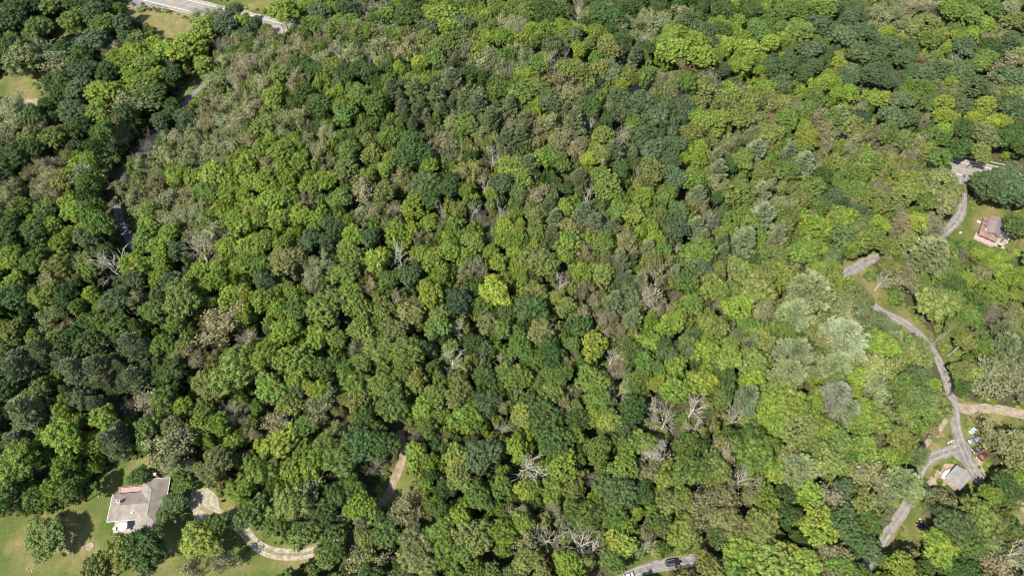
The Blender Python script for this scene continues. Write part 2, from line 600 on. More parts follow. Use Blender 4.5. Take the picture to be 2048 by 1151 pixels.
road('hill_lane', [(1930,346),(1924,372),(1925,400),(1922,425),(1905,450),(1882,468),(1840,492),(1790,510),(1742,518),(1712,535),(1684,552),(1690,578),(1730,600),(1765,623),(1800,640),(1822,655),(1850,682),(1872,712),(1888,745),(1900,780),(1908,812),(1911,845),(1918,875),(1926,900),(1938,925),(1950,950)], 3.9, 'lane_gravel', seed=3)
road('east_track', [(1911,812),(1935,818),(1975,816),(2010,820),(2060,832),(2150,850)], 3.6, 'dirt', 0.035, seed=4)
road('south_lane', [(1920,893),(1905,900),(1888,905),(1865,914),(1848,929),(1836,950),(1822,985),(1808,1018),(1788,1045),(1768,1075),(1748,1105),(1734,1130),(1728,1170),(1728,1230)], 3.5, 'lane_gravel', 0.058, seed=6)
road('mown_track', [(1895,832),(1884,850),(1862,876),(1838,905)], 1.8, 'dirt', 0.03, seed=7)
road('bottom_road', [(1190,1190),(1240,1158),(1268,1145),(1300,1134),(1345,1125),(1392,1119),(1440,1122),(1500,1140),(1560,1180)], 3.4, 'lane_gravel', seed=8, upto=.62)
road('dirt_path', [(700,1120),(735,1050),(760,1012),(778,985),(787,965),(797,942),(806,915),(806,890),(800,860)], 3.0, 'dirt', seed=9)
dl = smooth_line([at(*p) for p in [(402,1012),(430,1028),(465,1042),(488,1060),(506,1082),(534,1099),(568,1107),(604,1107),(640,1098),(680,1085)]])
ROADS.append((dl, 1.8))
V1, F1 = strip(dl, -1.75, -0.6, 0.05, .2, 12, 3)
V2, F2 = strip(dl, 0.45, 1.6, 0.05, .2, 13, 3)
obj('driveway', mesh_of('driveway', V1 + V2, F1 + [tuple(i + len(V1) for i in f) for f in F2], M['gravel'], True), kind='structure')
V3, F3 = strip(dl, -1.95, 1.8, 0.044, .3, 14, 5)
M['sparse_gravel'] = rough_mat('sparse_gravel_and_weeds', (0.17, 0.15, 0.11, 1), .5, 1.6, .95, .1, col2=(0.085, 0.095, 0.035, 1))
obj('driveway_base', mesh_of('driveway_base', V3, F3, M['sparse_gravel'], True), kind='structure')
road('cross_track', [(112,106),(128,92),(150,76),(172,62)], 1.6, 'dirt', 0.04, seed=15)

M['worn'] = rough_mat('worn_wheel_tracks', (0.205, 0.188, 0.18, 1), 0.35, 0.7, 0.95, 0.1)
for k_, (ln_, hw_) in enumerate(ROADS):
    if 1.6 < hw_ < 2.3 and k_ not in (2,) and ln_ is not dl:
        for off_ in (-.85, .85):
            V, F = strip(ln_, off_ - .28, off_ + .28, .075, .1, 30 + k_, 2)
            obj('wheel_track', mesh_of('wheel_track', V, F, M['worn']), kind='structure')

def patch(name, px, mat, lift, seed=0, wob=.5):
    """a flat area draped on the ground, with an uneven edge"""
    P = [np.array(at(*p)[:2]) for p in px]
    rng = random.Random(seed)
    R = []
    for i in range(len(P)):
        a, b = P[i], P[(i + 1) % len(P)]
        n = max(2, int(np.linalg.norm(b - a) / 1.2))
        for k in range(n):
            q = a + (b - a) * k / n
            R.append((q[0] + rng.uniform(-wob, wob) * .6, q[1] + rng.uniform(-wob, wob) * .6))
    c = np.mean(P, axis=0)
    V = [(c[0], c[1], 0)]
    rings_ = 6
    for r in range(1, rings_ + 1):
        for q in R:
            V.append((c[0] + (q[0] - c[0]) * r / rings_, c[1] + (q[1] - c[1]) * r / rings_, 0))
    V = [(x, y, float(terr(x, y)) + lift) for x, y, _ in V]
    n = len(R)
    F = [(0, 1 + i, 1 + (i + 1) % n) for i in range(n)]
    for r in range(rings_ - 1):
        for i in range(n):
            F.append((1 + r * n + i, 1 + (r + 1) * n + i, 1 + (r + 1) * n + (i + 1) % n, 1 + r * n + (i + 1) % n))
    return obj(name, mesh_of(name, V, F, M[mat], True), kind='structure')

patch('parking_area', [(1903,880),(1925,872),(1937,888),(1949,921),(1969,955),(1966,966),(1940,966),(1934,941),(1922,924),(1903,912)], 'lane_gravel', 0.066, 1)
patch('pull_off', [(240,-12),(335,-12),(352,6),(330,19),(300,16),(268,18),(250,8)], 'lane_gravel', 0.04, 2)
patch('pull_off', [(530,50),(560,52),(575,62),(545,80),(522,78)], 'concrete', 0.07, 3)
patch('gravel_apron', [(383,982),(405,976),(425,985),(434,1008),(432,1030),(412,1048),(388,1040),(378,1010)], 'gravel', 0.04, 4, .8)
road('gravel_apron', [(405,985),(425,1000),(430,1022),(455,1040),(478,1052)], 3.6, 'gravel', 0.036, .5, seed=22)
patch('bare_dirt', [(-30,200),(5,195),(15,215),(10,228),(-30,232)], 'dirt', 0.04, 5, 1)
patch('bare_dirt', [(45,200),(75,198),(90,215),(80,226),(55,216)], 'dirt', 0.04, 6, 1)
patch('bare_dirt', [(1938,905),(1955,912),(1972,930),(1970,952),(1955,930),(1942,918)], 'dirt', 0.05, 7)
patch('bare_dirt', [(850,1015),(868,1020),(872,1045),(858,1052),(845,1035)], 'dirt', 0.04, 8, .8)
patch('gravel_drive', [(2038,1005),(2080,1010),(2080,1050),(2052,1032)], 'gravel', 0.04, 9)
patch('bare_dirt', [(1852,962),(1890,925),(1915,930),(1900,960),(1870,985)], 'dirt', 0.03, 10, .8)
patch('bare_dirt', [(215,1086),(245,1070),(300,1068),(300,1076),(240,1084)], 'dirt', 0.03, 11, .6)

# ------------------------------------------------------------------ trees: shapes
def unit(v):
    return v / (np.linalg.norm(v, axis=-1, keepdims=True) + 1e-9)

def cards(rng, pos, nrm, size, aspect=1.0, curl=0.25):
    """one small bent quad for each point"""
    n = len(pos)
    r = rng.normal(size=(n, 3))
    u = unit(np.cross(nrm, r))
    v = np.cross(nrm, u)
    s = (size * rng.uniform(.7, 1.3, n))[:, None]
    a = s * aspect
    q = np.stack([pos - u * a * .5 - v * s * .35, pos + u * a * .15 - v * s * .55 + nrm * s * curl,
                  pos + u * a * .5 + v * s * .35, pos - u * a * .15 + v * s * .55 - nrm * s * curl * .4], 1)
    return q.reshape(-1, 3), np.arange(4 * n).reshape(-1, 4)

ICO = None
def ico():
    global ICO
    if ICO is None:
        bm = bmesh.new()
        bmesh.ops.create_icosphere(bm, subdivisions=1, radius=1.0)
        ICO = (np.array([v.co[:] for v in bm.verts]), np.array([[v.index for v in f.verts] for f in bm.faces]))
        bm.free()
    return ICO

def broad_crown(seed, lobes=62, lobe_r=(.9, 1.5), per=105, leaf=.29, squash=.8, R=5.0, H=14.0, depth=7.0, rag=.35):
    """lumpy deciduous crown: many leafy lobes on an uneven dome, radius 5, top at 14"""
    rng = np.random.RandomState(seed)
    cz = H - depth * .52
    ph = rng.uniform(0, 6.28, 6)
    def rad(az):
        return 1 + .15 * np.sin(2 * az + ph[0]) + .13 * np.sin(3 * az + ph[1]) + .09 * np.sin(5 * az + ph[2])
    C = []
    tries = 0
    while len(C) < lobes and tries < 6000:
        tries += 1
        az = rng.uniform(0, 2 * math.pi)
        zz = rng.uniform(-.55, 1.0)
        rr = math.sqrt(max(0, 1 - zz * zz)) if zz > 0 else 1.0 - .35 * zz * zz
        k = rng.uniform(1 - rag, 1.0)
        lr = rng.uniform(*lobe_r)
        p = np.array([math.cos(az) * rr * (R - lr * .8) * rad(az) * k, math.sin(az) * rr * (R - lr * .8) * rad(az) * k,
                      cz + zz * (depth * .5 - lr * .55) * k])
        if all(np.linalg.norm(p - c[:3]) > (lr + c[3]) * .50 for c in C):
            C.append(np.array([*p, lr]))
    C = np.array(C)
    P, N = [], []
    for c in C:
        n = int(per * (c[3] / 1.2) ** 2)
        d = unit(rng.normal(size=(n, 3)) + np.array([0, 0, .45]))
        d[:, 2] = np.where(d[:, 2] < -.35, -d[:, 2], d[:, 2])
        rr = c[3] * rng.uniform(.72, 1.06, n)[:, None]
        P.append(c[:3] + d * rr * np.array([1, 1, squash]))
        N.append(unit(d + rng.normal(size=(n, 3)) * .45))
    # loose sprays that break the outline of the lobes
    nl = int(sum(len(p) for p in P) * .16)
    pk = C[rng.randint(0, len(C), nl)]
    d = unit(rng.normal(size=(nl, 3)) + np.array([0, 0, .5]))
    P.append(pk[:, :3] + d * (pk[:, 3] * rng.uniform(1.0, 1.55, nl))[:, None]); N.append(unit(d + rng.normal(size=(nl, 3)) * .7))
    P, N = np.concatenate(P), np.concatenate(N)
    V, F = cards(rng, P, N, leaf)
    # leafy mass inside each lobe, so that a lobe is not see-through
    iv, if_ = ico()
    F3 = []
    VV = [V]
    b = len(V)
    for c in C:
        jit = 1 + rng.uniform(-.22, .12, len(iv))[:, None]
        VV.append(c[:3] + iv * jit * c[3] * np.array([.74, .74, .74 * squash]))
        F3.append(if_ + b)
        b += len(iv)
    return np.concatenate(VV), F, np.concatenate(F3)

def tube(V, F, p0, p1, r0, r1, n=4):
    d = p1 - p0
    L_ = np.linalg.norm(d)
    if L_ < 1e-4: return
    d = d / L_
    a = np.array([0, 0, 1.0]) if abs(d[2]) < .9 else np.array([1.0, 0, 0])
    u = np.cross(d, a); u /= np.linalg.norm(u)
    v = np.cross(d, u)
    b = len(V)
    for (p, r) in ((p0, r0), (p1, r1)):
        for i in range(n):
            t = 2 * math.pi * i / n
            V.append(p + (u * math.cos(t) + v * math.sin(t)) * r)
    for i in range(n):
        F.append((b + i, b + (i + 1) % n, b + n + (i + 1) % n, b + n + i))

def limb(rng, V, F, p, d, L_, r0, r1, segs=3, wander=.18, up=.06, n=4):
    """a bending limb; returns points along it"""
    out = [(p, d)]
    for k in range(segs):
        d = d + rng.normal(size=3) * wander + np.array([0, 0, up])
        d = d / np.linalg.norm(d)
        q = p + d * L_ / segs
        a, b = r0 + (r1 - r0) * k / segs, r0 + (r1 - r0) * (k + 1) / segs
        tube(V, F, p, q, a, b, n)
        p = q
        out.append((p, d))
    return out

def skeleton(seed, H=13.0, R=5.0, levels=3, fork=5, kids=(4, 4, 3), fork_h=(.30, .62), twig=.030, thick=.20, up=.05, spread=.95):
    """forking trunk and branches; returns trunk mesh, branch mesh and branch tips"""
    rng = np.random.RandomState(seed)
    TV, TF, V, F = [], [], [], []
    p = np.array([0, 0, -.3])
    lean = rng.normal(size=3) * .04 + np.array([0, 0, 1.0])
    pts = limb(rng, TV, TF, p, lean / np.linalg.norm(lean), H * fork_h[1], thick * 1.5, thick * .8, 5, .05, .05, 7)
    tips = []
    def grow(p, d, L_, r, lv):
        pts = limb(rng, V, F, p, d, L_, r, max(r * .45, twig), 3 if lv < 2 else 2, .12, up, 4 if lv < 1 else 3)
        if lv >= levels - 1:
            tips.extend([pts[-1], pts[-2]])
            return
        k = kids[lv]
        for i in range(k):
            j = min(len(pts) - 1, 1 + int((i + rng.uniform(0, 1)) / k * (len(pts) - 1)))
            q, dd = pts[j]
            s = rng.normal(size=3)
            s = s - dd * np.dot(s, dd)
            s /= np.linalg.norm(s)
            nd = dd * rng.uniform(.55, 1.0) + s * rng.uniform(.5, .95)
            grow(q, nd / np.linalg.norm(nd), L_ * rng.uniform(.50, .70), max(r * .5, twig), lv + 1)
        tips.append(pts[-1])
    for i in range(fork):
        az = 2 * math.pi * (i + rng.uniform(-.3, .3)) / fork
        j = min(len(pts) - 1, 2 + int(rng.uniform(0, 1) * (len(pts) - 2)))
        q = pts[j][0]
        el = rng.uniform(.35, 1.1)
        d = np.array([math.cos(az) * math.cos(el), math.sin(az) * math.cos(el), math.sin(el)])
        d[:2] *= spread
        d /= np.linalg.norm(d)
        grow(q, d, R * rng.uniform(.75, 1.1), thick * rng.uniform(.45, .7), 0)
    grow(pts[-1][0], np.array([0, 0, 1.0]), R * .8, thick * .55, 0)
    # fit to the nominal radius and height
    A = np.array(V)
    ext = np.percentile(np.linalg.norm(A[:, :2], axis=1), 98)
    s = R / ext
    zt = A[:, 2].max()
    sz = H / zt
    sc = np.array([s, s, sz])
    T = np.array(TV) * np.array([1, 1, sz])
    return (T, TF), (A * sc, F), [(q * sc, d) for q, d in tips]

def thin_crown(seed, per=5, leaf=.34, H=14.0, R=5.0):
    """open crown: branches showing through small scattered leaf sprays"""
    trunk, br, tips = skeleton(seed, H, R, 3, 7, (5, 4, 3), (.3, .66), .028, .17)
    rng = np.random.RandomState(seed + 7)
    T = np.array([t[0] for t in tips])
    base = np.repeat(T, per, 0)
    pos = base + rng.normal(size=base.shape) * np.array([.55, .55, .38])
    # fine outer shell
    n = len(pos)
    nr = unit(rng.normal(size=(n, 3)) * .8 + np.array([0, 0, .7]) + unit(pos - np.array([0, 0, H * .6])) * .5)
    V, F = cards(rng, pos, nr, leaf, 1.2)
    return trunk, br, V, F

def pine(seed, H=17.0, R=5.0, whorls=9, arms=8, layer=1.0, leaf=.30):
    """layered pine: plumes of needles on rising arms round one straight trunk"""
    rng = np.random.RandomState(seed)
    TV, TF, BV, BF = [], [], [], []
    pts = limb(rng, TV, TF, np.array([0, 0, -.3]), np.array([0, 0, 1.0]), H * .97, .26, .05, 7, .015, .04, 7)
    P, N, = [], []
    for wv in range(whorls):
        t = wv / (whorls - 1)
        z = H * (.36 + .60 * t)
        rl = R * (1.05 - t) ** .62 * rng.uniform(.85, 1.1) * (1 if t > .12 else .85)
        n = arms if t < .8 else 5
        off = rng.uniform(0, 6.28)
        for a in range(n):
            az = off + 2 * math.pi * (a + rng.uniform(-.28, .28)) / n
            l = rl * rng.uniform(.68, 1.12)
            rise = rng.uniform(.05, .35) + t * .4
            d = np.array([math.cos(az), math.sin(az), rise]); d /= np.linalg.norm(d)
            p0 = np.array([0, 0, z])
            tube(BV, BF, p0, p0 + d * l * .9, .07, .025, 3)
            side = np.array([-math.sin(az), math.cos(az), 0])
            k = int(13 * l * layer)
            s = rng.uniform(.22, 1.0, k) ** .8
            wdt = .10 + .26 * np.sin(np.clip(s, 0, 1) * 2.6)
            sd = rng.uniform(-1, 1, k)
            pos = p0 + d * (s * l)[:, None] + side * (sd * wdt * l * .55)[:, None] + np.array([0, 0, 1.0]) * rng.uniform(-.08, .22, k)[:, None]
            dirs = unit(d * 1.0 + side * (sd * .8)[:, None] + rng.normal(size=(k, 3)) * .2 + np.array([0, 0, .25]))
            P.append(pos); N.append(dirs)
    P, D = np.concatenate(P), np.concatenate(N)
    n = len(P)
    # each tuft: three crossed blades that lie along the twig
    Vs = []
    for j in range(3):
        up = unit(np.array([0, 0, 1.0]) + rng.normal(size=(n, 3)) * .5)
        u = unit(np.cross(D, up))
        l = (rng.uniform(.55, 1.05, n) * leaf * 2.6)[:, None]
        wd = (rng.uniform(.30, .55, n) * leaf)[:, None]
        dd = unit(D + rng.normal(size=(n, 3)) * .35)
        q = np.stack([P - u * wd * .4, P + dd * l * .5 - u * wd, P + dd * l, P + dd * l * .5 + u * wd], 1)
        Vs.append(q.reshape(-1, 3))
    V = np.concatenate(Vs)
    F = np.arange(len(V)).reshape(-1, 4)
    return (np.array(TV), TF), (np.array(BV), BF), V, F

def poly_mesh(name, parts, mats):
    """parts: (verts, faces, material index); faces may be quads or triangles"""
    V, LI, LS, LT, MI = [], [], [], [], []
    b = 0; lo = 0
    for v, f, mi in parts:
        v = np.asarray(v, float)
        f = np.asarray(f, int)
        if len(f) == 0: continue
        V.append(v)
        k = f.shape[1]
        LI.append((f + b).ravel())
        LS.append(lo + np.arange(len(f)) * k)
        MI.append(np.full(len(f), mi))
        lo += f.size
        b += len(v)
    V, LI, LS, MI = map(np.concatenate, (V, LI, LS, MI))
    me = bpy.data.meshes.new(name)
    me.vertices.add(len(V)); me.vertices.foreach_set('co', V.astype(np.float32).ravel())
    me.loops.add(len(LI)); me.loops.foreach_set('vertex_index', LI.astype(np.int32))
    me.polygons.add(len(LS)); me.polygons.foreach_set('loop_start', LS.astype(np.int32))
    for mm in mats: me.materials.append(mm)
    me.polygons.foreach_set('material_index', MI.astype(np.int32))
    me.update(calc_edges=True)
    return me

def trunk_for_broad(seed, H=14.0):
    rng = np.random.RandomState(seed + 99)
    V, F = [], []
    pts = limb(rng, V, F, np.array([0, 0, -.4]), np.array([0, 0, 1.0]), H * .62, .26, .13, 4, .05, .03, 7)
    for i in range(5):
        az = 2 * math.pi * (i + rng.uniform(-.3, .3)) / 5
        q = pts[2 + i % 3][0]
        limb(rng, V, F, q, np.array([math.cos(az) * .7, math.sin(az) * .7, .7]), 3.6, .11, .04, 3, .12, .05, 4)
    return np.array(V), F

PROTO = {}    # kind -> list of (trunk mesh, crown mesh, whole mesh)
def add_proto(kind, trunk, tmat, crown_parts, cmats):
    tm = poly_mesh('trunk', [(trunk[0], trunk[1], 0)], [tmat])
    cm = poly_mesh('crown', crown_parts, cmats)
    whole = poly_mesh('whole_tree', [(trunk[0], trunk[1], len(cmats))] + crown_parts, cmats + [tmat])
    PROTO.setdefault(kind, []).append((tm, cm, whole))

specs = [dict(lobes=150, lobe_r=(.45, 1.05), rag=.42), dict(lobes=180, lobe_r=(.4, .85), rag=.4), dict(lobes=120, lobe_r=(.5, 1.3), rag=.5),
         dict(lobes=190, lobe_r=(.4, .8), depth=8.0, rag=.42), dict(lobes=140, lobe_r=(.45, 1.1), rag=.55, depth=6.2), dict(lobes=160, lobe_r=(.45, 1.0), depth=9.0, rag=.45),
         dict(lobes=210, lobe_r=(.38, .7), rag=.42), dict(lobes=110, lobe_r=(.5, 1.2), rag=.65, depth=7.5)]
for i, sp in enumerate(specs):
    V, F4, F3 = broad_crown(100 + i, **sp)
    add_proto('broad', trunk_for_broad(i), M['bark'], [(V, F4, 0), (V[:0], np.zeros((0, 3), int), 0)] if False else [(V, F4, 0)] + [(V, F3, 0)], [M['leaf']])
for i in range(5):
    tr, br, V, F = thin_crown(300 + i, per=(5, 7, 4, 6, 8)[i], leaf=(.36, .32, .40, .34, .32)[i])
    add_proto('thin', tr, M['bark'], [(V, F, 0), (br[0], [f for f in br[1]], 1)], [M['leaf'], M['pale_bark']])
for i in range(5):
    tr, br, V, F = pine(500 + i, whorls=(9, 8, 10, 9, 7)[i], arms=(8, 9, 7, 10, 8)[i], layer=(1.0, 1.2, .9, .85, 1.3)[i])
    add_proto('pine', tr, M['bark'], [(V, F, 0), (br[0], br[1], 1)], [M['needle'], M['bark']])
for i in range(6):
    fine = i >= 3
    tr, br, tips = skeleton(700 + i, 13.0, 5.0, 4, (6, 5, 7, 7, 8, 7)[i], ((3, 3, 3), (4, 3, 2), (3, 3, 3), (5, 4, 4), (4, 5, 4), (5, 5, 3))[i],
                            (.2, .5), .020 if fine else .034, .13 if fine else .25, .07)
    add_proto('fuzz' if fine else 'bare', tr, M['pale_bark'], [(br[0], br[1], 0)], [M['pale_bark']])
for i in range(4):
    V, F4, F3 = broad_crown(900 + i, lobes=(26, 34, 20, 30)[i], lobe_r=(.9, 1.7), R=5.0, H=8.0, depth=7.5, leaf=.62, per=60, rag=.5)
    rng = np.random.RandomState(i)
    tv, tf = [], []
    for k in range(4):
        limb(rng, tv, tf, np.array([0, 0, -.2]), np.array([rng.normal() * .3, rng.normal() * .3, 1.0]), 4.0, .12, .05, 2, .1, 0, 4)
    add_proto('shrub', (np.array(tv), tf), M['bark'], [(V, F4, 0), (V, F3, 0)], [M['leaf']])
NOM = {'broad': 14.0, 'thin': 14.0, 'pine': 17.0, 'bare': 13.0, 'fuzz': 13.0, 'shrub': 8.0}

PAL = {'m': (.152, .214, .034), 'y': (.188, .240, .038), 'g': (.102, .156, .034), 'd': (.056, .096, .026), 'b': (.080, .116, .050),
       'B': (.046, .080, .036), 'o': (.142, .170, .046), 's': (.162, .182, .080), 'w': (.176, .168, .086), 'p': (.146, .178, .086),
       'P': (.172, .208, .108), 'q': (.116, .146, .066), 'u': (.20, .185, .15), 'x': (.36, .34, .28), 'X': (.31, .29, .225), 'h': (.08, .13, .03), 'r': (.17, .09, .055)}
KIND = {'m': 'broad', 'y': 'broad', 'g': 'broad', 'd': 'broad', 'b': 'broad', 'B': 'broad', 'o': 'broad', 's': 'thin', 'w': 'thin', 'r': 'thin',
        'p': 'pine', 'P': 'pine', 'q': 'pine', 'u': 'fuzz', 'x': 'bare', 'X': 'bare', 'h': 'shrub'}
CNAME = {'m': 'lime green', 'y': 'yellow-green', 'g': 'mid green', 'd': 'dark green', 'b': 'blue-green', 'B': 'very dark bluish', 'o': 'olive green',
         's': 'sage green', 'w': 'tan-brown', 'p': 'pale sage', 'P': 'silvery pale', 'q': 'dusky green', 'u': 'grey-brown', 'x': 'pale grey', 'X': 'cream grey', 'h': 'leafy green', 'r': 'russet'}
ONAME = {'broad': 'broadleaf_tree', 'thin': 'thin_crowned_tree', 'pine': 'pine_tree', 'bare': 'dead_tree', 'fuzz': 'leafless_tree', 'shrub': 'shrub'}
LNAME = {'broad': 'leafy tree', 'thin': 'thin-crowned tree', 'pine': 'pine', 'bare': 'bare dead tree', 'fuzz': 'twiggy leafless tree', 'shrub': 'shrub'}

